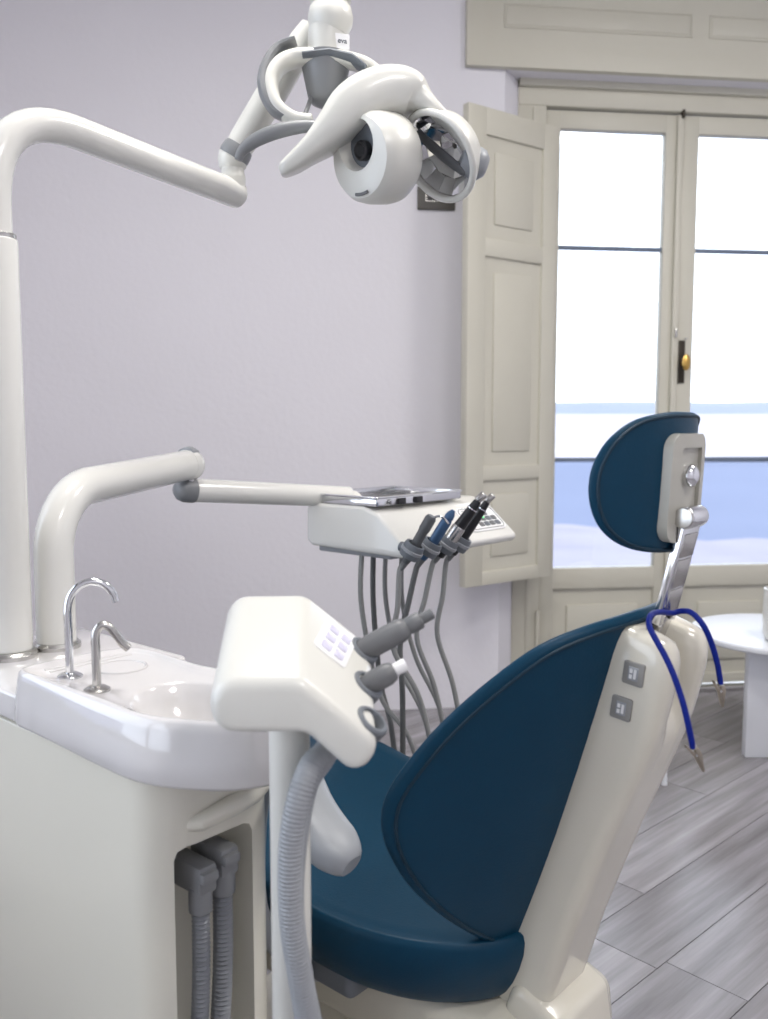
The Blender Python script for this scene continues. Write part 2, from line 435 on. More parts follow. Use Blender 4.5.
# ceiling panel lamps, added out of view as fill light
for i, (u, v) in enumerate(((-0.75, -2.1), (1.15, -2.1), (0.2, -4.3))):
    nm = ['added square fill lamp on the ceiling above the dental unit', 'added square fill lamp on the ceiling above the round table', 'added square fill lamp on the ceiling at the back of the room'][i]
    c = MW @ Vector((u, v, ZC))
    t = thing('ceiling_fill_lamp', nm, 'ceiling lamp', c, 'added ceiling fill lamps')
    MM = Matrix.Translation(c) @ Matrix.Rotation(TH, 4, 'Z')
    obj('fill_lamp_frame', join(box(-.31, .31, -.31, -.285, -.04, 0, .003), box(-.31, .31, .285, .31, -.04, 0, .003), box(-.31, -.285, -.31, .31, -.04, 0, .003), box(.285, .31, -.31, .31, -.04, 0, .003)), M_WHITE, t, MM)
    obj('added_diffuser', box(-.285, .285, -.285, .285, -.03, -.022), M_FILL_PANEL, t, MM, smooth=False)
    l = bpy.data.lights.new('panel_fill_light', 'AREA'); l.shape = 'SQUARE'; l.size = 0.56; l.energy = CEILING_FILL_W; l.color = (1.0, 0.965, 0.925)
    lo = bpy.data.objects.new('panel_fill_light', l); col.objects.link(lo); lo.parent = t; lo.location = (0, 0, -0.045)

# ------------------------------------------------------------------ French window
WD = 0.10
win = thing('window_1', 'tall two-leaf French window with beige frame and bright panes', None, MW @ Vector((0.85, WD, 0)), kind='structure')
obj('window_frame', join(box(.155, .275, WD - .005, WD + .10, 0, 2.55, .006), box(1.425, 1.545, WD - .005, WD + .10, 0, 2.55, .006),
                         box(.155, 1.545, WD - .01, WD + .10, 2.455, 2.56, .006), box(.155, 1.545, WD - .03, WD - .004, 2.525, 2.56, .004),
                         box(.215, .235, WD - .013, WD, 0, 2.45, .003)), M_TRIM, win, MW)
obj('threshold', box(.155, 1.545, WD - .02, WD + .14, 0, 0.022, .003), M_STEEL, win, MW)
def leaf(u0, u1, p0, p1, name):
    y0, y1 = WD + .012, WD + .055
    zt, zb = 2.448, 0.03; pz0, pz1 = 0.556, 2.374
    b = join(box(u0, p0, y0, y1, zb, zt, .005), box(p1, u1, y0, y1, zb, zt, .005),
             box(p0 - .004, p1 + .004, y0, y1, pz1, zt, .004), box(p0 - .004, p1 + .004, y0, y1, 0.466, pz0, .004), box(p0 - .004, p1 + .004, y0, y1, zb, 0.075, .004))
    lf = obj('casement_leaf', b, M_TRIM, win, MW)
    obj('pane', box(p0, p1, y0 + .02, y0 + .024, pz0, pz1), M_GLASS, lf, MW, smooth=False)
    for zz in (1.903, 1.021): obj('glazing_bar', box(p0, p1, y0 + .008, y0 + .036, zz - .008, zz + .008, .003), M_BAR, lf, MW)
    pa = join(box(p0, p1, y0 + .018, y0 + .03, 0.07, 0.47), box(p0 + .065, p1 - .065, y0 + .006, y0 + .022, 0.135, 0.395, .008))
    obj('lower_panel', pa, M_TRIM, lf, MW)
    return lf
lL = leaf(.278, .848, .340, .790, 'left'); lR = leaf(.852, 1.422, .936, 1.362, 'right')
obj('meeting_moulding', box(.835, .862, WD - .004, WD + .014, .03, 2.445, .006), M_TRIM, win, MW)
lp = obj('lock_plate', box(.872, .899, WD + .004, WD + .0125, 1.345, 1.525, .002), M_IRON, win, MW)
hk = obj('handle_knob', lathe([(0, 0), (.006, 0), (.006, .03), (.012, .032), (.017, .038), (.018, .044), (.012, .05), (0, .052)], 20,
                          Matrix.Translation((.886, WD + .006, 1.43)) @ Matrix.Rotation(R(90), 4, 'X') @ Matrix.Diagonal((1, 1.9, 1, 1))), M_BRASS, lp, MW)
obj('latch', join(box(.843, .855, WD - .014, WD - .002, 1.535, 1.575, .004), box(.895, .906, WD + .002, WD + .014, 1.53, 1.536, .001)), M_STEEL, win, MW)
for z0 in (.21, 1.30, 2.05): obj('hinge', rod((.267, WD - .012, z0), (.267, WD - .012, z0 + .17), .008, 12, .003), M_TRIM, win, MW)
obj('top_bolt', box(.848, .862, WD - .012, WD + .012, 2.43, 2.465, .003), M_IRON, win, MW)

# beige panelled box over the window
pel = thing('trim_1', 'beige panelled blind box above the window', None, MW @ Vector((0.85, 0, 2.55)), kind='structure')
pel_b = join(box(-.085, 1.785, -.03, -.0005, 2.552, 2.62), box(-.085, -.006, -.03, -.0005, 2.62, ZC - .002), box(1.706, 1.785, -.03, -.0005, 2.62, ZC - .002),
             box(-.006, 1.706, -.021, -.0005, 2.62, ZC - .002))
obj('box_frame', pel_b, M_TRIM, pel, MW)
for a, b in ((.063, .829), (.899, 1.64)):
    obj('moulding', join(box(a, b, -.025, -.02, 2.70, 2.706, .002), box(a, b, -.025, -.02, 2.784, 2.79, .002), box(a, a + .006, -.025, -.02, 2.70, 2.79, .002), box(b - .006, b, -.025, -.02, 2.70, 2.79, .002),
                         box(a + .012, b - .012, -.023, -.02, 2.712, 2.778, .001)), M_TRIM, pel, MW)
obj('head_soffit', box(.08, 1.62, .0, .1, 2.552, 2.56), M_WALL, pel, MW, smooth=False)

# folding inside shutter, swung open against the wall
hinge = Vector((.277, -.005, 0)); edge = Vector((-.131, -.238, 0)); sd = (edge - hinge); SL = sd.length
MS = MW @ frame3(hinge, sd, (0, 0, 1)) @ Matrix.Identity(4)     # x along the leaf, y up, z out of the face
sh = thing('window_shutter', 'tall beige panelled wooden shutter swung open beside the window', 'shutter', MW @ Vector((hinge.x, hinge.y, .55)))
Z0s, Z1s = .548, 2.337
def sbox(x0, x1, z0, z1, t0, t1, bev=.003): return box(x0, x1, z0, z1, t0, t1, bev)
rows = ((2.24, 1.865), (1.80, 1.01), (.955, .60))
cuts = [Z1s] + [v for r_ in rows for v in r_] + [Z0s]
T = .017
fr = [sbox(0, .075, Z0s, Z1s, -T, T), sbox(SL - .09, SL, Z0s, Z1s, -T, T)]
for i in range(0, 8, 2): fr.append(sbox(.07, SL - .085, cuts[i + 1], cuts[i], -T, T))
obj('shutter_frame', join(*fr), M_TRIM, sh, MS)
for zt, zb in rows:
    pnl = obj('panel', sbox(.07, SL - .085, zb - .005, zt + .005, -.006, .006, 0), M_TRIM, sh, MS)
    obj('raised_field', join(sbox(.125, SL - .14, zb + .055, zt - .055, .002, .013, .006), sbox(.125, SL - .14, zb + .055, zt - .055, -.013, -.002, .006)), M_TRIM, pnl, MS)
for zz in (.75, 2.1): obj('hinge', rod((-.004, zz, -.01), (-.004, zz + .09, -.01), .007, 12, .002), M_TRIM, sh, MS)

# wall switch plate
sw = thing('wall_switch', 'dark grey switch plate on the pale wall behind the lamp', 'switch', MW @ Vector((-.195, 0, 2.05)))
obj('plate', prism(rrect(-.272, -.122, 2.008, 2.098, .006), .0005, .011, .003), M_OUTLET, sw, MW @ Matrix.Rotation(R(90), 4, 'X'))
for a in (-.232, -.2, -.182): obj('switch_module', box(a, a + (.03 if a < -.21 else .016), -.0135, -.009, 2.042, 2.066, .002), M_BLACK, sw, MW)
obj('module_frame', join(box(-.24, -.155, -.0122, -.0095, 2.066, 2.0685), box(-.24, -.155, -.0122, -.0095, 2.0395, 2.042), box(-.24, -.2375, -.0122, -.0095, 2.0395, 2.0685), box(-.1575, -.155, -.0122, -.0095, 2.0395, 2.0685)), M_STEEL, sw, MW, smooth=False)

# ------------------------------------------------------------------ outdoors
def quad(pts):
    bm = bmesh.new(); bm.faces.new([bm.verts.new(p) for p in pts]); return bm
def slab(x0, x1, y0, y1, z): return box(x0, x1, y0, y1, z - 1.5, z)
obj('sea', slab(-2500, 3500, 60, 3200, -10), M_SEA, None, smooth=False, kind='structure', label='blue sea beyond the window')
wv = [(x, 88 + 9 * math.sin(x * .11) + 6 * math.sin(x * .37 + 1) + 4 * math.sin(x * .83)) for x in range(400, -301, -5)]
obj('promenade', prism([(-300, 6), (400, 6)] + wv, -11, -9.6), M_BEACH, None, smooth=False, kind='structure', label='shore below the window, coloured pale for haze')
def ridge(name, y, depth, top, base, m, wob, seed, lab):
    rr = random.Random(seed); bm = bmesh.new(); n = 60; rows_ = []
    ph = [rr.random() * 6 for _ in range(4)]
    for i in range(n + 1):
        x = -1800 + 4800 * i / n; s = x / 300
        h = top + wob * (math.sin(s + ph[0]) + .6 * math.sin(2.3 * s + ph[1]) + .35 * math.sin(5.1 * s + ph[2]))
        rows_.append([bm.verts.new(p) for p in ((x, y, base), (x, y + depth * .35, base + (h - base) * .75), (x, y + depth * .6, h), (x, y + depth, base))])
    for a, b in zip(rows_, rows_[1:]):
        for k in range(3): bm.faces.new((a[k], b[k], b[k + 1], a[k + 1]))
    obj(name, bm, m, None, kind='structure', label=lab)
ridge('far_shore', 270, 500, 7.6, -9.5, M_SHORE, 0.5, 3, 'shore across the water, coloured pale for haze')
ridge('hill_ridge', 1500, 900, 53, -5, M_HILL, 3.0, 5, 'low hills on the horizon, coloured blue for haze')

# ------------------------------------------------------------------ frame of the dental unit and chair
AZ = R(139)
dV = Vector((math.cos(AZ), math.sin(AZ), 0)); lV = Vector((-math.sin(AZ), math.cos(AZ), 0)); rV = -lV
def MA(o): return Matrix.Translation(Vector(o)) @ Matrix.Rotation(AZ, 4, 'Z')      # x forward (towards the feet), y to the patient's left
ZB = 0.81                                                         # height of the column block

# ------------------------------------------------------------------ spittoon unit
C0 = Vector((-.185, .925, 0)); MU = MA(C0)
su = thing('spittoon_unit', 'white dental spittoon cabinet with ceramic basin and two spouts', 'dental unit', MU @ Vector((.35, -.1, 0)))
cab = prism(round_poly([(.10, .0), (.74, .0), (.74, -.26), (.36, -.26), (.26, -.18), (.10, -.18)], [.055, .03, .03, .04, .05, .03]), 0.02, .7605, .004)
rec = box(.0, .18, -.142, -.028, -.1, .672, .014)
cab = cut(cab, rec)
obj('cabinet', cab, M_CAB, su, MU, sharp=30)
obj('plinth', prism(round_poly([(.105, -.02), (.72, -.02), (.72, -.24), (.36, -.24), (.25, -.17), (.105, -.17)], .03), 0, .03), M_DGREY, su, MU)
obj('recess_lip', tube([(.106, -.170, .704), (.098, -.145, .706), (.094, -.105, .704), (.097, -.06, .698), (.128, -.028, .692)], [.006, .012, .013, .011, .006], 12), M_CAB, su, MU)
obj('column_block', prism(rrect(.385, .745, -.262, .014, .015), .7705, ZB, .005), M_CERAMIC, su, MU)

# ceramic basin: rounded plate with a sunk bowl
def basin():
    bm = bmesh.new(); N = 96
    out = spline([Vector((x, y, 0)) for x, y in ((.392, .010), (.34, .014), (.288, .015), (.23, .016), (.178, .017), (.12, .018), (.081, .010), (.045, -.008), (.016, -.028), (-.004, -.054), (-.012, -.09), (.0, -.135), (.04, -.165), (.10, -.176), (.16, -.175), (.203, -.169), (.24, -.164), (.313, -.167), (.357, -.166), (.388, -.15), (.402, -.10), (.404, -.03))], 6, True)
    cen = Vector((.175, -.078, 0)); bc_ = Vector((.112, -.078, 0)); n = len(out)
    rings = []
    def ring(k, z, off=0.0, bowl=None):
        r_ = []
        for p in out:
            dv = p - cen
            if bowl is not None:
                a = math.atan2(dv.y, dv.x); q = bc_ + Vector((.100 * math.cos(a), .074 * math.sin(a), 0)) * bowl
            else: q = cen + dv * (1 + off / dv.length) * k
            r_.append(bm.verts.new((q.x, q.y, z)))
        rings.append(r_)
    ring(1, .7605, -.03); ring(1, .768, -.004); ring(1, .7705, .006); ring(1, .776, .0105); ring(1, .80, .008); ring(1, .832, .003); ring(1, .842, -.0005); ring(1, .8455, -.005); ring(1, .8455, -.009); ring(1, .842, -.014)
    ring(1, .8395, -.02)
    ring(0, .838, 0, 1.05); ring(0, .833, 0, .99); ring(0, .818, 0, .93); ring(0, .793, 0, .80); ring(0, .774, 0, .55); ring(0, .768, 0, .2)
    for A, B in zip(rings, rings[1:]):
        for k in range(n): bm.faces.new((A[k], A[(k + 1) % n], B[(k + 1) % n], B[k]))
    bm.faces.new(rings[0]); bm.faces.new(rings[-1])
    return bm
bas = obj('basin', basin(), M_CERAMIC, su, MU, sharp=60)
obj('drain', lathe([(.019, .7675), (.019, .7705), (.015, .7715), (0, .7715)], 20, MU @ Matrix.Translation((.112, -.078, 0))), M_CHROME, bas)
obj('cup_rest', tube([MU @ Vector((.318 + .034 * math.cos(R(a)), -.098 + .034 * math.sin(R(a)), .839)) for a in range(0, 360, 10)], .0022, 8, closed=True), M_CERAMIC, bas)
for xr in (.378, .365): obj('drain_rib', tube([MU @ Vector((xr, y, .839)) for y in (-.02, -.06, -.10, -.145)], .0022, 8), M_CERAMIC, bas)
# the two chrome spouts
zp = .838
def spout(name, p, path, r, m, tipdark):
    base = at(*p); base.z = zp
    b = join(tube(spline([base + Vector(q) for q in path], 8), r, 14), lathe([(.0, 0), (.0165, 0), (.0165, .003), (.011, .0065), (r, .0075), (r, .01)], 20, Matrix.Translation(base)))
    o = obj(name, b, m, su)
    e = base + Vector(path[-1]); d_ = (Vector(path[-1]) - Vector(path[-2])).normalized()
    obj('spout_opening', rod(e - d_ * .002, e + d_ * .0006, r * .72, 12), M_BLACK, o)
    return o
k = 1.16 / 900
sdir = Vector((.92, .30, 0)).normalized()
def spath(pts, k): return [sdir * (dx * k) + Vector((0, 0, dz * k)) for dx, dz in pts]
spout('cup_filler_spout', (70, 677, 1.16), spath([(0, 0), (0, 25), (0, 50), (0, 72), (4, 86), (13, 95), (24, 98), (35, 95), (43, 87), (47, 76)], k), .0053, M_CHROME, 0)
k = 1.10 / 900
spout('bowl_rinse_spout', (97, 689, 1.10), spath([(0, 0), (0, 22), (0, 44), (0, 57), (2, 64), (7, 68), (13, 66), (19, 59), (26, 48), (32, 42)], k), .0055, M_STEEL, 0)

# suction hoses in the cabinet recess
def corrugated(pts, r, pitch=.0058, n=24, depth=.28, seg=12):
    sp = spline(pts, n); 
    # resample evenly
    d_ = [0]
    for a, b in zip(sp, sp[1:]): d_.append(d_[-1] + (b - a).length)
    m_ = int(d_[-1] / (pitch / 2)); out = []; rr = []; j = 0
    for i in range(m_ + 1):
        s = d_[-1] * i / m_
        while j < len(d_) - 2 and d_[j + 1] < s: j += 1
        t_ = (s - d_[j]) / max(d_[j + 1] - d_[j], 1e-9); out.append(sp[j].lerp(sp[j + 1], t_)); rr.append(r if i % 2 else r * (1 - depth))
    return tube(out, rr, seg)
for nm, yy, rr, zt, lx in (('suction_hose', -.066, .0115, .60, 0), ('suction_hose', -.100, .0130, .61, 0)):
    hx = .108
    h = obj(nm, corrugated([MU @ Vector(p) for p in ((hx, yy, zt), (hx, yy + .002, zt - .12), (hx + .004, yy + .012, zt - .28), (hx + .012, yy + .018, .12), (hx + .02, yy + .02, .085), (hx + .05, yy + .02, .08))], rr), M_HOSE if lx else M_LGREY, su)
    obj('hose_connector', join(box(hx - .015, hx + .05, yy - .0155, yy + .0125, zt + .005, zt + .042, .005), rod((hx, yy, zt - .02), (hx, yy, zt + .012), rr + .003, 14, .002),
                               box(hx - .022, hx - .008, yy - .013, yy + .012, zt + .022, zt + .036, .004)), M_LAMPGREY, h, MU)

# ------------------------------------------------------------------ operating lamp on its post
pb = at(11.5, 661, 1.375); pb.z = ZB
la = thing('operating_lamp', 'white dental operating lamp on a bent swing arm above the chair', 'lamp', pb)
obj('post_flange', lathe([(0, 0), (.040, 0), (.040, .006), (.036, .011), (.032, .012)], 32, Matrix.Translation(pb)), M_STEEL, la)
z1 = at(9, 236, 1.375).z
obj('post_sleeve', rod(pb + Vector((0, 0, .011)), (pb.x, pb.y, z1 - .004), .0325, 32, .003), M_WHITE, la)
obj('post_ring', rod((pb.x, pb.y, z1 - .005), (pb.x, pb.y, z1 + .003), .0305, 32, .001), M_STEEL, la)
ae = at(233, 193, 1.77); kc = at(-8, 99, 1.375); kc.x, kc.y = pb.x, pb.y; zb_ = ae.z
ad_ = (ae - kc).normalized()
pth = [Vector((pb.x, pb.y, z1 + .002))]
q0, q2 = kc - Vector((0, 0, .15)), kc + ad_ * .15
for q in range(0, 13): t_ = q / 12; pth.append(q0 * (1 - t_) ** 2 + kc * 2 * t_ * (1 - t_) + q2 * t_ ** 2)
pth += [q2.lerp(ae, .5), ae]
arm_l = obj('swing_arm', tube(pth, .0255, 28), M_WHITE, la)
stz = z1 + .035
obj('brand_sticker', join(box(-.012, .012, -.0012, .0012, -.022, .022)), M_PALEBLUE, arm_l, Matrix.Translation((pb.x - .003, pb.y - .0262, stz)), smooth=False)
obj('sticker_print', join(box(-.002, .011, -.002, -.001, -.018, -.0135), box(-.002, .011, -.002, -.001, -.011, -.008)), M_INK, arm_l, Matrix.Translation((pb.x - .003, pb.y - .0262, stz)), smooth=False)
# elbow
obj('arm_end_cap', lathe([(0, 0), (.0255, 0), (.0255, .006), (.024, .014), (.017, .022), (0, .027)], 28, Matrix.Translation(ae) @ rot_to(ad_)), M_WHITE, la)
e0 = Vector((ae.x, ae.y, zb_ - .004)) + ad_ * .0
obj('elbow_joint', lathe([(0, .012), (.0235, .012), (.0245, .03), (.024, .036), (.022, .04), (.022, .048), (.026, .052), (.028, .068), (.025, .082), (.016, .09), (0, .092)], 28, Matrix.Translation(e0)), M_LAMPWHITE, la)
DH = 1.70
topj = at(327, 20, 1.76)
lift0 = e0 + Vector((0, 0, .068))
lt = topj + Vector((-.03, .01, -.01))
obj('lift_arm', tube([lift0, lift0.lerp(lt, .15), lift0.lerp(lt, .5), lift0.lerp(lt, .9), lt], [.024, .027, .0285, .026, .022], 24), M_LAMPWHITE, la)
obj('lift_arm_boot', lathe([(.02, -.004), (.0285, 0), (.030, .008), (.029, .02), (.0275, .025), (.0255, .026)], 26, Matrix.Translation(lift0.lerp(lt, .0)) @ rot_to(lt - lift0)), M_LAMPGREY, la)
kk = DH / 900
def hd(px, py, dz=0.0): return at(px, py, DH + dz)
# spindle over the head
tc_ = hd(330, 40)
obj('top_joint', lathe([(0, -.002), (.030, -.002), (.034, .004), (.040, .016), (.0415, .030), (.038, .046), (.034, .05), (.033, .054), (.038, .058), (.036, .068), (.024, .078), (0, .082)], 32, Matrix.Translation((tc_.x, tc_.y + .02, hd(330, 30).z))), M_LAMPWHITE, la)
spn = obj('spindle', lathe([(.0, 0), (.034, 0), (.0355, .004), (.034, .05), (0, .05)], 32, Matrix.Translation((hd(326, 40).x, tc_.y + .02, hd(326, 53).z))), M_LAMPWHITE, la)
lbc = hd(341, 40, -.0125)
ML = frame3(lbc + Vector((.002, .006, 0)), (math.cos(R(16)), math.sin(R(16)), 0), (0, 0, 1))
obj('name_label', box(-.0135, .0135, -.014, .014, -.004, .0, .001), M_LABEL, spn, ML, smooth=False)
text('label_lettering', 'eva', .013, ML @ Matrix.Translation((0, .001, .0004)), M_INK, spn)
# yoke ring
yk = spline([hd(*p) for p in ((312, 122, -.03), (293, 119, -.03), (276, 105, -.03), (271, 84, -.02), (278, 68, -.01), (293, 59), (318, 57), (345, 60, .0), (368, 67, .01), (384, 80, .01))], 6)
n_ = len(yk)
obj('yoke', tube(yk, [.011 + .003 * math.sin(PI * i / (n_ - 1)) for i in range(n_)], 16, side=(0, 1, 0), ry=.024, power=2.6), M_LAMPWHITE, la)
gp = spline([hd(*p) for p in ((294, 120, -.032), (276, 113, -.032), (266, 97, -.03), (264, 80, -.02), (269, 62, -.01), (280, 48), (296, 41))], 6)
n_ = len(gp)
obj('yoke_grip', tube(gp, [.004 + .0075 * math.sin(PI * i / (n_ - 1)) for i in range(n_)], 14, side=(0, 1, 0), ry=.021, power=2.4), M_LAMPGREY, la)
cn = hd(325, 56)
obj('pivot_cone', lathe([(0, -.084), (.012, -.0835), (.026, -.077), (.033, -.066), (.047, .0), (.047, .006), (0, .008)], 32, Matrix.Translation((cn.x, cn.y + .02, cn.z))), M_LAMPGREY, la)
obj('yoke_underside', tube([hd(303, 58, -.01), hd(330, 55, -.01), hd(352, 60, -.01), hd(366, 70, -.01)], [.005, .008, .008, .004], 12, side=(0, 1, 0), ry=.026), M_SLATE, la)
obj('stay_rod', rod(hd(312, 95, .01), hd(304, 118, -.02), .0042, 10), M_LAMPGREY, la)
# head shell: left wing - crest - right wing
sec = [((280, 172, -.06), .007, .020), ((284, 170, -.06), .0125, .030), ((296, 162, -.06), .017, .038), ((312, 149, -.058), .022, .048), ((332, 131, -.05), .033, .060), ((351, 112, -.04), .043, .068),
       ((372, 99, -.03), .044, .070), ((392, 95, -.02), .044, .072), ((409, 97, -.015), .040, .070), ((421, 104, -.015), .029, .066), ((434, 113, -.02), .016, .058), ((450, 127, -.02), .010, .050), ((464, 145, -.02), .008, .042), ((474, 164, -.02), .006, .03)]
P_ = spline([hd(*s[0]) for s in sec], 4); ra = spline([Vector((s[1], s[2], 0)) for s in sec], 4)
obj('head_shell', tube(P_, [v.x for v in ra], 24, side=(0, 1, .15), ry=[v.y for v in ra], power=3.3), M_LAMPWHITE, la)
# round drum with sensor window
ax = Vector((-.71, -.68, -.16)).normalized(); dc = hd(379, 158, -.045)
MD = Matrix.Translation(dc) @ rot_to(ax)
dup_ = MD.to_3x3().inverted() @ Vector((0, 0, 1)); dup_.z = 0; dup_ = dup_.normalized() * .020
db = cut(lathe([(0, -.045), (.055, -.045), (.068, -.041), (.076, -.03), (.079, -.015), (.079, .018), (.076, .036), (.068, .048), (.054, .053), (0, .053)], 48, MD),
         lathe([(0, .028), (.034, .028), (.039, .033), (.045, .060), (0, .060)], 32, MD @ Matrix.Translation(dup_)))
drum = obj('lamp_drum', db, M_LAMPWHITE, la, sharp=35)
obj('sensor_window', lathe([(.035, .0285), (.0365, .0310), (.030, .0312), (0, .0312)], 32, MD @ Matrix.Translation(dup_)), M_SLATE, drum)
obj('sensor_eye', lathe([(.017, .031), (.017, .043), (.013, .047), (.010, .044), (0, .043)], 20, MD @ Matrix.Translation(dup_ * .55)), M_BLACK, drum)
obj('drum_notch', tube([MD @ Vector((.062 * math.cos(R(a)), .062 * math.sin(R(a)), .052)) for a in range(-104, -75, 4)], .003, 8), M_GREY, drum)
# reflector with mirror facets
nr_ = Vector((-.66, -.50, -.56)).normalized(); rc = hd(438, 157, -.03); MR = Matrix.Translation(rc) @ rot_to(nr_)
RR = .080
ring_pts = [MR @ Vector((RR * math.cos(R(a)), RR * math.sin(R(a)), 0)) for a in range(0, 360, 9)]
refl = obj('reflector_rim', tube(ring_pts, .0065, 12, closed=True), M_LAMPWHITE, la)
obj('reflector_back', lathe([(RR, -.002), (.078, -.018), (.068, -.04), (.04, -.056), (0, -.062), (0, -.058), (.04, -.052), (.066, -.036), (.078, -.016), (RR - .003, -.002)], 36, MR), M_LAMPWHITE, refl)
def facet(a0, a1, r0, r1):
    def pt(r, a): return Vector((r * math.cos(a), r * math.sin(a), -.008 - .040 * (1 - (r / .078) ** 2)))
    p = [pt(r0, a0), pt(r1, a0), pt(r1, a1), pt(r0, a1)]
    c = sum(p, Vector()) / 4; nrm = ((p[2] - p[0]).cross(p[3] - p[1])).normalized()
    if nrm.z < 0: nrm = -nrm
    # a flat little mirror
    pl = [c + (q - c) * .985 - nrm * (q - c).dot(nrm) for q in p]
    bm = bmesh.new(); top = [bm.verts.new(q + nrm * .0006) for q in pl]; bot = [bm.verts.new(q - nrm * .0008) for q in pl]
    bm.faces.new(top); bm.faces.new(bot)
    for i in range(4): bm.faces.new((top[i], top[(i + 1) % 4], bot[(i + 1) % 4], bot[i]))
    return bm
for ri, (r0, r1, na) in enumerate(((.006, .03, 6), (.03, .054, 10), (.054, .077, 14))):
    for i in range(na):
        obj('mirror_facet', facet(2 * PI * i / na, 2 * PI * (i + 1) / na, r0, r1), M_REFL, refl, MR, smooth=False)
obj('bulb_shield', tube([MR @ Vector(p) for p in ((-.035, .05, -.012), (-.012, .02, -.008), (.012, -.012, -.008), (.035, -.045, -.012))], [.008, .011, .011, .008], 12, side=nr_, ry=.006), M_DGREY, refl)
# handles
hp = spline([hd(*p) for p in ((238, 160, -.06), (243, 150, -.06), (256, 140, -.065), (275, 132, -.07), (298, 127, -.07), (322, 126, -.07), (341, 127, -.065))], 6)
n_ = len(hp)
obj('grip_handle', tube(hp, [.0065 + .0065 * math.sin(PI * min(1, i / (n_ - 1) * 1.05)) for i in range(n_)], 14), M_LAMPGREY, la)
kb = hd(475, 163, -.03)
obj('side_knob', lathe([(0, -.028), (.018, -.026), (.027, -.014), (.029, 0), (.027, .012), (.018, .021), (0, .024)], 26, Matrix.Translation(kb) @ rot_to((.85, .15, -.25))), M_LGREY, la)

# ------------------------------------------------------------------ instrument delivery unit
cb_ = at(57, 649, 1.435); cb_.z = ZB
de = thing('delivery_unit', 'white instrument console hung on a jointed white arm', 'dental console', cb_)
obj('column_flange', lathe([(0, 0), (.038, 0), (.038, .006), (.034, .011), (0, .012)], 28, Matrix.Translation(cb_)), M_STEEL, de)
a_end = at(189, 465, 1.85); c_top = Vector((cb_.x, cb_.y, a_end.z - .02))
dd = (Vector((a_end.x, a_end.y, 0)) - Vector((cb_.x, cb_.y, 0))).normalized()
rb = .105; pp = [cb_ + Vector((0, 0, .011)), Vector((cb_.x, cb_.y, c_top.z - rb - .08))]
for q in range(0, 86, 9): pp.append(Vector((cb_.x, cb_.y, c_top.z - rb)) + dd * (rb - rb * math.cos(R(q))) + Vector((0, 0, rb * math.sin(R(q)))))
pp += [pp[-1].lerp(a_end, .5), a_end - dd * .01]
obj('support_column', tube(pp, [.031] * (len(pp) - 3) + [.0315, .031, .0305], 26), M_WHITE, de)
obj('arm_end_cap', lathe([(0, -.016), (.031, -.016), (.0315, .0), (.0312, .010), (.027, .019), (.015, .025), (0, .026)], 26, Matrix.Translation(a_end) @ rot_to(dd)), M_WHITE, de)
obj('arm_end_insert', tube([a_end + dd * x + Vector((0, 0, z)) for x, z in ((-.012, .0265), (.002, .0265), (.013, .0230), (.020, .014))], [.009, .012, .012, .008], 14, side=dd.cross(Vector((0, 0, 1))), ry=.018), M_LGREY, de)
j0 = at(186, 490, 1.85)
obj('joint_pin', rod((a_end.x, a_end.y, j0.z + .01), (a_end.x, a_end.y, a_end.z - .02), .013, 16), M_STEEL, de)
l1 = at(348, 497, 2.12)
ld = (l1 - j0).normalized()
obj('joint_ball', lathe([(0, -.027), (.012, -.0245), (.021, -.017), (.0258, -.004), (.0262, .01), (.0262, .017), (0, .017)], 26, Matrix.Translation(j0) @ rot_to(ld)), M_LAMPGREY, de)
obj('link_arm', tube([j0 + ld * .0172, j0.lerp(l1, .5), l1], .0245, 24), M_WHITE, de)

# console body (profile in forward/up, swept to the patient's right)
CC = Vector((.028, 1.885, 0)); MC = MA(CC)
pf = round_poly([(-.035, .902), (-.022, .888), (.262, .893), (.275, .905), (.275, .985), (.255, .992), (.10, .992), (.055, .978)], [.012, .01, .02, .015, .02, .02, .05, .05], 6)
Mpf = MC @ frame3((0, 0, 0), (1, 0, 0), (0, 0, 1))               # local z -> -y
bodyb = prism(pf, 0.0, .415, .022, 4)
bodyb_o = obj('console_body', bodyb, M_WHITE, de, Mpf, sharp=50)
obj('console_underside', box(.03, .25, -.40, -.015, .880, .8935, .004), M_LGREY, de, MC)
obj('arm_socket', rod(l1 - Vector((0, 0, .02)), l1 + ld * .03, .022, 18, .004), M_WHITE, de)
# sloped fascia: control panel
fs = Vector((.09, 0, .076)).normalized()                          # up the slope (forward, up)
Mfas = MC @ frame3((.015, -.330, .9445), (0, -1, 0), fs)          # x to the right, y up the slope, z out
obj('control_panel', prism(rrect(-.075, .072, -.038, .040, .018), -.006, .003, .0015), M_LABEL, de, Mfas)
cp = obj('panel_border', tube([Vector((x, y, .0032)) for x, y in rrect(-.069, .066, -.032, .035, .014)], .0011, 6, closed=True), M_GREY, de, Mfas)
for i in range(4):
    for j in range(3):
        if i == 3 and j == 2: continue
        obj('button', prism(rrect(-.030 + i * .022, -.0115 + i * .022, -.025 + j * .0165, -.0115 + j * .0165, .003, 3), .002, .0046, .0008, 2), M_SLATE if (i + j) % 2 else M_GREY, cp, Mfas)
obj('status_light', ball((.004, .001, .0045), .0022, seg=10), M_GREENLED, cp, Mfas)
obj('panel_lettering', join(box(-.056, -.014, .0275, .0292, .0025, .0034), box(.0, .04, .0275, .0292, .0025, .0034)), M_SLATE, cp, Mfas, smooth=False)

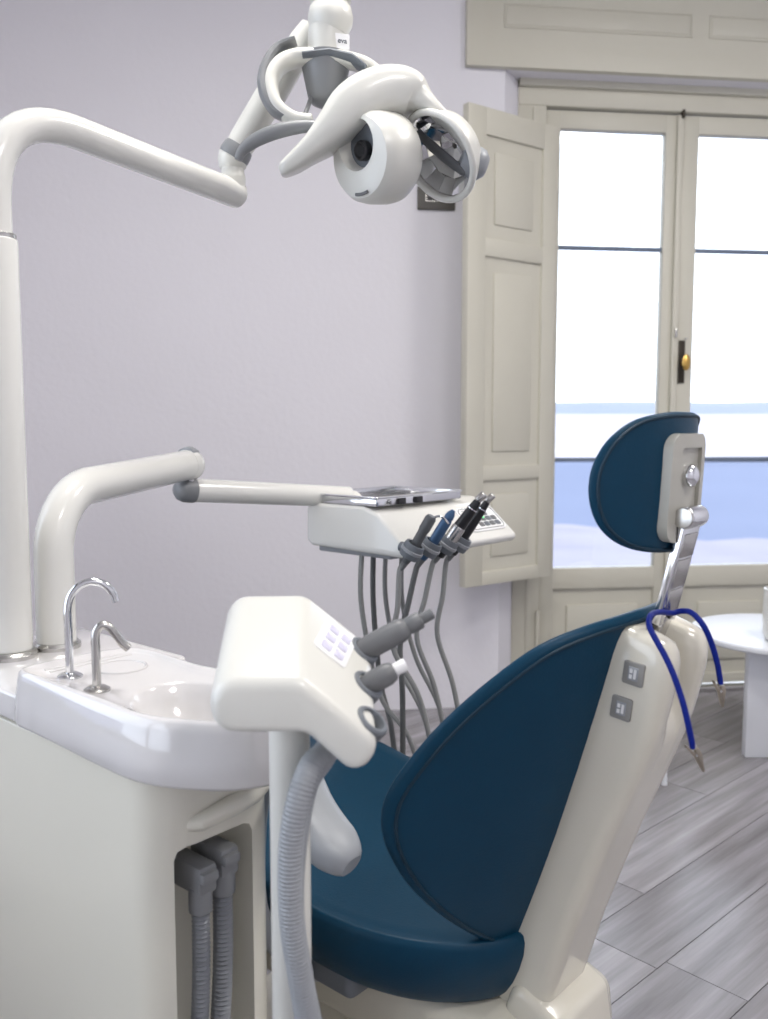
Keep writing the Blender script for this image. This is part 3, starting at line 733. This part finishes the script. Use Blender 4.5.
# steel tray resting on the console
tr = thing('instrument_tray', 'shallow stainless steel tray lying on the instrument console', 'tray', MC @ Vector((.18, -.16, .992)))
x0, x1, y0, y1, zt = .066, .272, -.315, -.008, .9925
wt = .0022; ht = .0195
obj('tray_base', box(x0, x1, y0, y1, zt, zt + .002, .0008), M_STEEL, tr, MC)
for q in (box(x0, x0 + wt, y0, y1, zt, zt + ht, .0008), box(x1 - wt, x1, y0, y1, zt, zt + ht, .0008), box(x0, x1, y0, y0 + wt, zt, zt + ht, .0008), box(x0, x1, y1 - wt, y1, zt, zt + ht, .0008)):
    obj('tray_side', q, M_CHROME, tr, MC)
obj('tray_rim', tube([Vector((x, y, zt + ht)) for x, y in rrect(x0 - .003, x1 + .003, y0 - .003, y1 + .003, .006, 4)], .0026, 8, closed=True), M_CHROME, tr, MC)
for a in (-.09, -.15): obj('tray_clip', box(x0 - .006, x0 + .004, a - .012, a + .012, zt + .001, zt + .015, .001), M_BLACK, tr, MC)

# handpiece holders, handpieces and hoses
HPX = -.037
hold_y = (-.004, -.064, -.124, -.172)
tips = ((432, 516), (453, 511), (480, 498), (489, 499))
mounts = []
for i, yy in enumerate(hold_y):
    c = MC @ Vector((HPX, yy, .908)); mounts.append(c)
    axis = (at(*tips[i], c.y - .015) - c).normalized()
    ho = obj('handpiece_holder', lathe([(.0165, -.016), (.021, -.016), (.0225, -.010), (.0225, .010), (.021, .016), (.0165, .016), (.0155, .008), (.0155, -.008), (.0165, -.016)], 24, Matrix.Translation(c) @ rot_to(axis)), M_SLATE, de)
    obj('holder_collar', lathe([(.0225, -.004), (.0245, -.003), (.0245, .003), (.0225, .004)], 24, Matrix.Translation(c) @ rot_to(axis)), M_LGREY, ho)
    obj('holder_bracket', rod(c, c + (MC.to_3x3() @ Vector((.03, 0, .006))), .011, 14), M_SLATE, de)
def hose_loop(c, axis, drop, back, sway, j):
    b = c - axis * .035
    low = .30 + .02 * j
    bk = MC @ Vector((back[0], back[1], .885))
    lowp = Vector((c.x + sway[1], c.y + .015, low))
    return [b, b - axis * .02, b + Vector((sway[0] * .6, .0, -.09)), b + Vector((sway[0], 0, -.18)), Vector((c.x + (sway[0] + sway[1]) * .55, c.y, c.z - .32)), Vector((c.x + sway[1] * .95, c.y + .005, low + .12)), lowp + Vector((.0, .02, 0)),
            lowp.lerp(bk, .35) + Vector((0, .03, -.03)), Vector((bk.x * .75 + lowp.x * .25, bk.y + .01, low + .26)), Vector((bk.x, bk.y, .76)), bk]
sways = ((-.022, .055), (-.045, -.06), (-.045, .0), (-.03, .005))
backs = ((.12, -.02), (.13, -.07), (.14, -.125), (.12, -.16))
labs = ('dark grey syringe handpiece in the leftmost holder of the console', 'slate blue handpiece in the second holder of the console',
        'black handpiece with a wide silver band in the third console holder', 'slim black handpiece with silver head beside the control panel')
for i, c in enumerate(mounts):
    tip = at(*tips[i], c.y - .015); axis = (tip - c).normalized(); L = (tip - c).length
    t = thing('handpiece', labs[i], 'handpiece', c - axis * .02, 'handpieces on the console')
    MM = Matrix.Translation(c) @ rot_to(axis)
    if i == 0:
        obj('handpiece_body', lathe([(0, -.03), (.008, -.03), (.0105, -.02), (.0105, L * .55), (.012, L * .62), (.012, L * .93), (.009, L), (0, L)], 18, MM), M_DGREY, t)
        tp = tip + Vector((0, 0, -.004)); obj('syringe_nozzle', tube(spline([tp, tp + Vector((.016, 0, .004)), tp + Vector((.026, 0, -.002)), tp + Vector((.034, 0, -.012))], 4), .0024, 8), M_CHROME, t)
    elif i == 1:
        obj('handpiece_body', lathe([(0, -.03), (.008, -.03), (.011, -.015), (.0118, L * .4), (.0115, L * .72), (.009, L * .8), (.0105, L * .82), (.009, L * .92), (.004, L * 1.02), (0, L * 1.03)], 18, MM), M_BLUEHP, t)
    else:
        w = .014 if i == 2 else .012
        b_ = obj('handpiece_body', lathe([(0, -.03), (w * .8, -.03), (w, -.01), (w * .98, L * .4), (w * .85, L * .7), (w * .62, L * .93), (0, L * .95)], 18, MM), M_BLACK, t)
        if i == 2: obj('silver_band', lathe([(w * 1.0, .012), (w * 1.12, .014), (w * 1.12, .045), (w * 1.0, .05)], 18, MM), M_STEEL, b_)
        obj('ring', lathe([(w * .7, L * .76), (w * .9, L * .765), (w * .88, L * .785), (w * .7, L * .79)], 18, MM), M_CHROME, b_)
        obj('handpiece_head', rod(tip + Vector((-.006, 0, -.006)), tip + Vector((.010, 0, .009)), w * .62, 14, .003), M_STEEL, t)
    obj('handpiece_boot', lathe([(0, -.048), (.0055, -.048), (.0075, -.03), (.0085, -.02), (0, -.018)], 14, MM), M_GREY, t)
    obj('hose', tube(spline(hose_loop(c, axis, 0, backs[i], sways[i], i), 8), .0058 if i != 1 else .0062, 10), M_HOSED if i == 1 else M_HOSE, t)

# ------------------------------------------------------------------ dental chair
CH = Vector((.1725, 1.2656, 0)); MCH = MA(CH)
ch = thing('dental_chair', 'teal upholstered dental chair with cream back shell and headrest', 'dental chair', CH)
TB = R(18); bO = Vector((-.10, 0, .455)); bv = Vector((-math.sin(TB), 0, math.cos(TB))); bn = Vector((-math.cos(TB), 0, -math.sin(TB)))
def bmap(y, v, h): return bO + bv * v - bn * (.03 + 1.8 * y * y + h) + Vector((0, y, 0))
SCB = .974
half = [(0.0, .497), (.04, .495), (.103, .482), (.159, .453), (.201, .401), (.236, .335), (.258, .270), (.268, .221), (.265, .181), (.251, .142), (.221, .095), (.173, .049), (.107, .004), (.05, -.023)]
oc = half + [(0.0, -.032)] + [(-y, v) for y, v in reversed(half[1:])]
ol = [(p.x, p.y) for p in spline([Vector((y * SCB, .23 + (v - .23) * SCB, 0)) for y, v in oc], 4, True)]
bc = obj('backrest_cushion', cushion(ol, (0, .23), bmap, .017, rim=.007, puff=.008, fpuff=.05), M_TEAL, ch, MCH, sharp=80)
def seam(ol, cen, mapf, grow, h, r): 
    pts = []
    for y, v in ol:
        dy, dv = y - cen[0], v - cen[1]; L = math.hypot(dy, dv); k_ = 1 + grow / L
        pts.append(mapf(cen[0] + dy * k_, cen[1] + dv * k_, h))
    return tube(pts, r, 8, closed=True)
obj('piping', seam(ol, (0, .23), bmap, -.0005, -.0005, .0022), M_PIPING, bc, MCH)

# back shell with two horns and the groove for the headrest bar
def shell():
    bm = bmesh.new(); rings = []
    def sect(v, hw, n0, n1, g, shrink):
        r_ = .020
        left = [(hw * .93, n0), (hw, n0 + .015), (hw, n1 - r_)] + [(hw - r_ + r_ * math.cos(R(a)), n1 - r_ + r_ * math.sin(R(a))) for a in (22, 45, 68, 90)] + \
               [(.034, n1), (.026, n1 - .004 * min(1, g / .02)), (.020, n1 - max(g * .35, .0)), (.018, n1 - g * .8), (.012, n1 - g)]
        cx, cn_ = (hw + .018) / 2, (n0 + n1) / 2
        left = [(cx + (y - cx) * shrink, cn_ + (n - cn_) * shrink) for y, n in left]
        pts = left + [(0, n1 - g if g > 0 else n1)] + [(-y, n) for y, n in reversed(left)]
        return [bm.verts.new(bO + bv * v + bn * n + Vector((0, y, 0))) for y, n in pts]
    data = [(-.10, .060, -.055, .034, 0, 1), (-.04, .062, -.055, .033, 0, 1), (.05, .064, -.055, .03, 0, 1), (.2, .066, -.055, .034, 0, 1), (.30, .068, -.055, .041, 0, 1), (.345, .069, -.055, .043, 0, 1), (.362, .069, -.055, .043, .003, 1),
            (.376, .069, -.055, .043, .012, 1), (.39, .069, -.055, .042, .028, 1), (.403, .069, -.055, .041, .047, 1), (.418, .069, -.055, .040, .062, 1), (.445, .069, -.054, .037, .070, 1), (.462, .068, -.053, .034, .068, .97), (.474, .068, -.051, .031, .066, .90), (.481, .067, -.05, .03, .066, .76), (.484, .066, -.05, .03, .066, .5), (.4845, .066, -.05, .03, .066, .25)]
    for a in data: rings.append(sect(*a))
    n = len(rings[0])
    for A, B in zip(rings, rings[1:]):
        for k in range(n): bm.faces.new((A[k], A[(k + 1) % n], B[(k + 1) % n], B[k]))
    bm.faces.new(rings[0]); bm.faces.new(rings[-1])
    return bm
bs = obj('back_shell', shell(), M_SHELL, ch, MCH, sharp=50)
# rocker switches on both flanks
for s in (1, -1):
    for v in (.436, .388):
        o_ = bO + bv * v + bn * (-.004 if s > 0 else .012) + Vector((0, s * .0685, 0))
        sxx = Vector((-math.cos(R(7)), 0, -math.sin(R(7)))); MM = MCH @ frame3(o_, (sxx if s > 0 else -sxx), bv)
        f_ = obj('switch_frame', prism(rrect(-.0135, .0135, -.0145, .0145, .003, 3), -.004, .003 if s > 0 else .007, .001, 2), M_SWITCH, bs, MM)
        if s > 0:
            obj('rocker', box(-.0065, .0065, -.0085, .0085, .002, .0042, .001), M_LGREY, f_, MM)
            obj('switch_symbol', join(box(-.0042, -.0005, -.006, -.001, .004, .0048), box(-.0042, -.0005, .001, .006, .004, .0048), box(.0012, .0045, -.0055, .006, .004, .0048)), M_ICON, f_, MM, smooth=False)
# lower hinge cover
obj('hinge_cover', prism(round_poly([(-.155, .28), (-.07, .28), (-.05, .36), (-.065, .41), (-.14, .375)], .02), -.072, .072, .012), M_SHELL, ch, MCH @ frame3((0, 0, 0), (1, 0, 0), (0, 0, 1)))

# headrest
hO = Vector((-.254, 0, 1.0865)); TH2 = R(3); hv = Vector((-math.sin(TH2), 0, math.cos(TH2))); hn = Vector((-math.cos(TH2), 0, -math.sin(TH2)))
def hmap(y, v, h): return hO + hv * v - hn * (3.0 * y * y + h) + Vector((0, y, 0))
hh = [(0, .0985), (.043, .0975), (.084, .089), (.111, .069), (.126, .041), (.130, .012), (.125, -.017), (.112, -.040), (.089, -.056), (.055, -.064)]
hoc = hh + [(0, -.067)] + [(-y, v) for y, v in reversed(hh[1:])]
hol = [(p.x, p.y) for p in spline([Vector((y * .972, .012 + (v - .015) * .99, 0)) for y, v in hoc], 5, True)]
hc = obj('headrest_cushion', cushion(hol, (0, .015), hmap, .009, rim=.004, puff=.003, fpuff=.036), M_TEAL, ch, MCH, sharp=80)
obj('piping', seam(hol, (0, .015), hmap, -.0005, -.0005, .002), M_PIPING, hc, MCH)
def curved_plate(y0, y1, v0, v1, h0, h1, r, mapf, bev):
    bm = prism(rrect(y0, y1, v0, v1, r, 5), 0, 1)
    bmesh.ops.subdivide_edges(bm, edges=[e for e in bm.edges if abs(e.verts[0].co.z - e.verts[1].co.z) < .1 and abs(e.verts[0].co.x - e.verts[1].co.x) > (y1 - y0) * .4], cuts=6)
    # slice so the plate can follow the curve
    for k_ in range(1, 8):
        x = y0 + (y1 - y0) * k_ / 8
        bmesh.ops.bisect_plane(bm, geom=bm.verts[:] + bm.edges[:] + bm.faces[:], plane_co=(x, 0, 0), plane_no=(1, 0, 0))
    for v in bm.verts: v.co = mapf(v.co.x, v.co.y, h0 + (h1 - h0) * v.co.z)
    return bm
def plate_map(y, v, h): return hO + hv * v - hn * (1.2 * y * y + h) + Vector((0, y, 0))
pl = obj('headrest_plate', cut(curved_plate(-.047, .050, -.058, .073, -.0095, .02, .020, plate_map, .003), curved_plate(-.034, .026, -.072, .056, -.02, -.0035, .004, plate_map, 0)), M_PLATE, ch, MCH, sharp=45)
obj('plate_channel', curved_plate(-.0335, .0255, -.057, .0555, -.0048, -.001, .004, plate_map, 0), M_PLATE, pl, MCH, sharp=45)
kb = hO + hv * .022 + hn * -.003 + Vector((0, .0, 0))
obj('lock_knob', lathe([(.017, -.002), (.017, .002), (.0145, .003), (.012, .004), (.0135, .008), (.0142, .013), (.012, .018), (.007, .021), (0, .022)], 24, Matrix.Translation(kb) @ rot_to(hn)), M_CHROME, ch, MCH)
hg = hO + hv * -.027 + hn * .017
obj('hinge_barrel', rod(hg + Vector((0, .028, 0)), hg + Vector((0, -.017, 0)), .0135, 24, .002), M_CHROME, ch, MCH)
obj('hinge_cap', rod(hg + Vector((0, .032, 0)), hg + Vector((0, .027, 0)), .0125, 20, .001), M_STEEL, ch, MCH)
b1 = bO + bv * .50 + bn * -.016; b0 = bO + bv * .40 + bn * -.022
def barobj(name, a, b, w, t, m, parent):
    d_ = (b - a).normalized(); x = Vector((0, 1, 0)); y = d_.cross(x).normalized()
    mm = Matrix((x, y, d_)).transposed().to_4x4(); mm.translation = a
    return obj(name, box(-w / 2, w / 2, -t / 2, t / 2, 0, (b - a).length, .0018), m, parent, MCH @ mm)
stem = barobj('headrest_stem', b1 + Vector((.004, 0, -.012)), hg + hn * -.002, .048, .011, M_CHROME, ch)
sA, sB = b1 + Vector((.004, 0, -.012)), hg + hn * -.002
for f0, f1 in ((.10, .34), (.36, .62), (.64, .86)):
    barobj('stem_facet', sA.lerp(sB, f0) + bn * .003, sA.lerp(sB, f1) + bn * .003, .039, .009, M_STEEL, stem)
barobj('stem_slide', b0, sA.lerp(sB, .08), .026, .014, M_STEEL, ch)
obj('stem_screw', rod(sA.lerp(sB, .08) + bn * .004, sA.lerp(sB, .08) + bn * .0085, .004, 12), M_BLACK, stem, MCH)
obj('groove_screw', rod(bO + bv * .412 + bn * -.03, bO + bv * .412 + bn * .012, .0035, 12), M_STEEL, bs, MCH)

# seat: padded, raised towards the knees
def seat_z(x): return .478 + .055 * max(0, min(1, (x - .1) / .35)) ** 1.3
so = [(-.075, .0), (-.072, .07), (-.03, .14), (.05, .195), (.18, .225), (.34, .235), (.5, .23), (.62, .215), (.68, .18), (.70, .1), (.705, 0)]
sol = so + [(x, -y) for x, y in reversed(so[1:-1])]
sol = [(p.x, p.y) for p in spline([Vector((x, y, 0)) for x, y in sol], 5, True)]
def smap(x, y, h):   # h from the underside up
    f = h / .11; k_ = .76 + .24 * min(1, max(0, f)) ** .6
    return Vector((.3 + (x - .3) * (.9 + .1 * min(1, max(0, f))), y * k_, seat_z(x) - .11 + h + .25 * y * y * max(0, min(1, f))))
sc_ = obj('seat_cushion', cushion(sol, (.3, 0), smap, .11, rim=.018, fpuff=.006), M_TEAL, ch, MCH, sharp=80)
def lmap(x, y, h): return Vector((x + h * .75, y, .53 - (x - .70) * .9 + h * .6 - .03))
lo_ = [(p.x, p.y) for p in spline([Vector(p).to_3d() for p in ((.70, 0), (.705, .15), (.75, .19), (.95, .18), (1.08, .15), (1.12, .08), (1.125, 0), (1.12, -.08), (1.08, -.15), (.95, -.18), (.75, -.19), (.705, -.15))], 5, True)]
obj('legrest_cushion', cushion(lo_, (.91, 0), lmap, .055, rim=.012), M_TEAL, ch, MCH, sharp=80)
# seat frame, base and pedestal
obj('seat_frame', prism(round_poly([(-.13, .25), (.50, .26), (.53, .34), (.50, .41), (.30, .38), (.10, .362), (-.05, .368), (-.12, .345)], [.03, .03, .03, .03, .08, .08, .03, .03]), -.13, .13, .025), M_SHELL, ch, MCH @ frame3((0, 0, 0), (1, 0, 0), (0, 0, 1)), sharp=50)
obj('legrest_frame', prism([(.48, .33), (.56, .36), (.98, .2), (1.0, .14), (.94, .14)], -.09, .09, .015), M_SHELL, ch, MCH @ frame3((0, 0, 0), (1, 0, 0), (0, 0, 1)))
obj('side_bracket', box(.13, .27, .118, .185, .345, .405, .014, 3), M_SLATE, ch, MCH)
obj('pedestal', prism(rrect(-.02, .32, -.10, .10, .05), .06, .29, .012), M_SHELL, ch, MCH)
obj('base_plate', prism(rrect(-.25, .62, -.20, .20, .10), 0, .065, .02), M_SHELL, ch, MCH)
# armrest paddle on the left side
arp = [(.020, .300, .634), (.06, .301, .656), (.10, .294, .678), (.15, .272, .700), (.21, .252, .715), (.27, .240, .72)]
ap = spline([Vector(p) for p in arp], 6); n_ = len(ap)
wr = [.012 + .024 * min(1, math.sin(PI * min(.5, (i + .4) / 12)) if i < 6 else 1) for i in range(n_)]
arm = obj('armrest', tube(ap, [.011 + .014 * min(1, (i + .5) / 5) ** .5 for i in range(n_)], 20, side=(0, 1, 0), ry=wr, power=2.6), M_LGREY, ch, MCH)
obj('armrest_post', tube(spline([Vector(p) for p in ((.22, .25, .705), (.23, .27, .62), (.23, .265, .47), (.22, .18, .36), (.20, .10, .34))], 6), .015, 14), M_LGREY, ch, MCH)

# ------------------------------------------------------------------ assistant's suction arm (nearest to the viewer)
DF = .80
pr_px = [(209, 682), (301, 681), (384, 747), (358, 783), (306, 737), (209, 737)]
F0 = at(290, 700, DF)
ex = Vector((-.008, .150, .054))
prof3 = [at(*p, DF) for p in round_poly(pr_px, [26, 30, 20, 20, 22, 26], 7)]
bm = bmesh.new()
fa = [bm.verts.new(p) for p in prof3]; fb = [bm.verts.new(p + ex) for p in prof3]
f0 = bm.faces.new(fa); f1 = bm.faces.new(fb)
for i in range(len(fa)): bm.faces.new((fa[i], fa[(i + 1) % len(fa)], fb[(i + 1) % len(fa)], fb[i]))
bmesh.ops.recalc_face_normals(bm, faces=bm.faces)
bmesh.ops.bevel(bm, geom=list(set(f0.edges) | set(f1.edges)), offset=.011, segments=4, profile=.5, affect='EDGES')
postc = at(290, 800, .875)
as_ = thing('assistant_unit', 'white angled suction holder on a white post in front of the basin', 'dental console', (postc.x, postc.y, .28))
obj('housing', bm, M_LAMPWHITE, as_, sharp=45)
zt = at(290, 735, .875).z + .012
pth = [Vector((postc.x, postc.y, zt)), Vector((postc.x, postc.y, .5)), Vector((postc.x, postc.y, .36))]
tgt = MU @ Vector((.01, -.06, .28)); dirp = Vector((tgt.x - postc.x, tgt.y - postc.y, 0)).normalized()
for q in range(15, 91, 15): pth.append(Vector((postc.x, postc.y, .36)) + dirp * (.08 - .08 * math.cos(R(q))) + Vector((0, 0, -.08 * math.sin(R(q)))))
pth.append(tgt)
obj('post', tube(pth, .0205, 24), M_LAMPWHITE, as_)
# slope frame of the housing
sA_, sB_ = at(312, 690, DF), at(378, 742, DF)
sx = (sB_ - sA_).normalized(); sn = ex.normalized().cross(sx); sn = sn if sn.z > 0 else -sn
def sp_(a, b, h=0.0): return sA_ + (sB_ - sA_) * a + ex * b + sn * h
MK = frame3(sp_(.36, .68), sx, ex)
if (MK.to_3x3() @ Vector((0, 0, 1))).dot(sn) < 0: MK = MK @ Matrix.Rotation(PI, 4, 'X')
kp = obj('glare_keypad', prism(rrect(-.020, .020, -.034, .034, .004, 3), -.003, .0012, .0005, 2), M_LABEL, as_, MK)  # glare on the slope is put into the white plate and lilac keys
for i in range(3): obj('glare_key', prism(rrect(-.013, -.001, -.027 + i * .019, -.013 + i * .019, .002, 3), .0008, .0022, .0005, 2), M_LILAC, kp, MK)
for i in range(3): obj('glare_key', prism(rrect(.003, .014, -.027 + i * .019, -.013 + i * .019, .002, 3), .0008, .0022, .0005, 2), M_LILAC, kp, MK)
# holder sockets along the right edge
hb = [(.86, .86), (.90, .50), (.93, .16)]
for i, (a, b) in enumerate(hb):
    q = sp_(a, b, -.003)
    obj('holder_socket', lathe([(.012, -.012), (.0165, -.012), (.0175, -.006), (.0175, .0035), (.0155, .0055), (.0125, .0055), (.0115, .001), (.0115, -.011), (.012, -.012)], 24, Matrix.Translation(q) @ rot_to(sn)), M_SLATE, as_)
# the two suction handpieces and their hoses
ends = (at(433, 612, 0), 0)
def suction(i, label, tip, D0, D1, profile, m, hose_pts, hr, capm=None, cap=None):
    q = sp_(*hb[i]); tp = at(*tip, D1); axis = (tp - q).normalized(); L = (tp - q).length
    t = thing('suction_handpiece', label, 'suction handpiece', q, 'suction handpieces')
    MM = Matrix.Translation(q) @ rot_to(axis)
    b_ = obj('handpiece_body', lathe([(r, z * L) for r, z in profile], 24, MM), m, t)
    if cap: obj('nozzle_cap', lathe([(r, z * L) for r, z in cap], 20, MM), capm, t)
    hs = [q - axis * .02] + hose_pts
    obj('hose', corrugated(hs, hr, .004, depth=.07), M_LGREY, t)
    return t
suction(0, 'long grey suction handpiece with stepped nozzle on the assistant arm', (433, 613), 0, sp_(*hb[0]).y + .012,
        [(0, -.3), (.010, -.3), (.0118, 0), (.0128, .12), (.0128, .52), (.011, .60), (.0088, .62), (.0095, .66), (.0095, .80), (.0085, .82), (.006, .83), (.006, .985), (.005, 1.0), (0, 1.0)], M_GREY,
        [at(330, 742, .86), at(312, 765, .83), at(299, 800, .815), at(291, 850, .81), at(292, 920, .81), at(301, 980, .815), at(313, 1050, .83), at(318, 1180, .86), MU @ Vector((.03, -.05, .22))], .0125)
suction(1, 'short grey suction handpiece with cream cap on the assistant arm', (406, 664), 0, sp_(*hb[1]).y + .006,
        [(0, -.5), (.008, -.5), (.0105, 0), (.0115, .15), (.0115, .5), (.0095, .66), (.0075, .70), (0, .70)], M_GREY,
        [at(330, 752, .855), at(310, 785, .843), at(299, 840, .84), at(295, 900, .84), at(298, 980, .84), at(306, 1090, .85), MU @ Vector((.03, -.09, .24))], .009, M_LABEL, [(0, .66), (.0066, .68), (.0066, .97), (.0058, 1.0), (0, 1.0)])

# ------------------------------------------------------------------ blue bib cord with clips
w_ = MCH @ (b1 + Vector((.004, 0, .0)))
cd = thing('bib_cord', 'blue bib cord with metal clips looped round the headrest stem', 'bib cord', w_)
cpts = [at(693, 748, .985), at(689, 728, .985), at(683, 703, .99), at(674, 676, 1.0), at(665, 656, 1.01), at(655, 638, 1.02), at(649, 625, 1.03), at(651, 615, 1.05), at(660, 612, 1.075), at(672, 613, 1.095), at(682, 611, 1.095), at(692, 613, 1.08), at(703, 625, 1.07), at(711, 642, 1.07), at(717, 662, 1.07), at(719.5, 676, 1.07), at(720.5, 684, 1.07)]
obj('cord', tube(spline(cpts, 6), .0036, 12), M_CORD, cd)
for a, b, e, sdv in ((cpts[0], at(693, 745, .985), at(703, 771, .985), 1), (cpts[-1], at(720, 682, 1.07), at(722, 706, 1.07), -1)):
    dirc = (e - b).normalized(); L = (e - b).length
    MMc = Matrix.Translation(b) @ frame3((0, 0, 0), dirc, Vector((0, 1, 0)).cross(dirc))
    ck = obj('clip_jaw', prism(round_poly([(.004, -.0042), (L * .35, -.0052), (L, -.0008), (L, .0), (L * .3, .0008), (.004, .0)], .0006, 2), -.0036, .0036, .0008, 2), M_NICKEL, cd, MMc)
    obj('clip_lever', prism(round_poly([(-.004, .0078), (.0, .0086), (L * .42, .0036), (L, .0012), (L, .0003), (L * .3, .0012)], .0006, 2), -.0034, .0034, .0008, 2), M_NICKEL, cd, MMc)
    obj('clip_pin', rod((L * .34, .001, -.0045), (L * .34, .001, .0045), .0016, 10), M_STEEL, ck, MMc)
    obj('cord_ferrule', rod(b - dirc * .006, b + dirc * .004, .0033, 12), M_STEEL, cd)

# ------------------------------------------------------------------ round white table, what stands on it, and a stool
tx, ty, tz, trr = 1.44, 3.20, .425, .315
tb = thing('round_table', 'low round white table standing in front of the window', 'table', (tx, ty, 0))
obj('table_top', lathe([(0, tz - .022), (trr - .006, tz - .022), (trr, tz - .016), (trr, tz - .005), (trr - .005, tz), (0, tz)], 56, Matrix.Translation((tx, ty, 0))), M_TABLE, tb)
for (x0, x1, y0, y1) in ((-.168, .168, -.125, -.09), (-.03, .168, .09, .125)):
    obj('panel_leg', box(tx + x0, tx + x1, ty + y0, ty + y1, 0, tz - .022, .004), M_TABLE, tb)
obj('stretcher', box(tx + .05, tx + .09, ty - .091, ty + .091, .18, .24, .004), M_TABLE, tb)
vx = at(786, 620, 3.05)
vs = obj('white_pot', lathe([(0, 0), (.05, 0), (.063, .006), (.070, .03), (.072, .12), (.070, .18), (.066, .182), (.063, .18), (.064, .12), (.062, .02), (0, .012)], 36, Matrix.Translation((vx.x, 3.06, tz))), M_WHITE, None, origin=(vx.x, 3.06, tz), label='white rounded pot standing on the low round table', cat='pot')
sp0 = Vector((.822, 2.86, 0))
st = thing('stool', 'small white stool mostly hidden behind the chair back', 'stool', sp0)
obj('seat', lathe([(0, .36), (.115, .36), (.12, .366), (.12, .378), (.115, .384), (0, .384)], 40, Matrix.Translation(sp0)), M_TABLE, st)
for a in (45, 135, 225, 315):
    c_, s_ = math.cos(R(a - 45 - 12)), math.sin(R(a - 45 - 12))
    obj('leg', tube([sp0 + Vector((.07 * c_, .07 * s_, .361)), sp0 + Vector((.095 * c_, .095 * s_, 0))], [.011, .010], 12), M_TABLE, st)
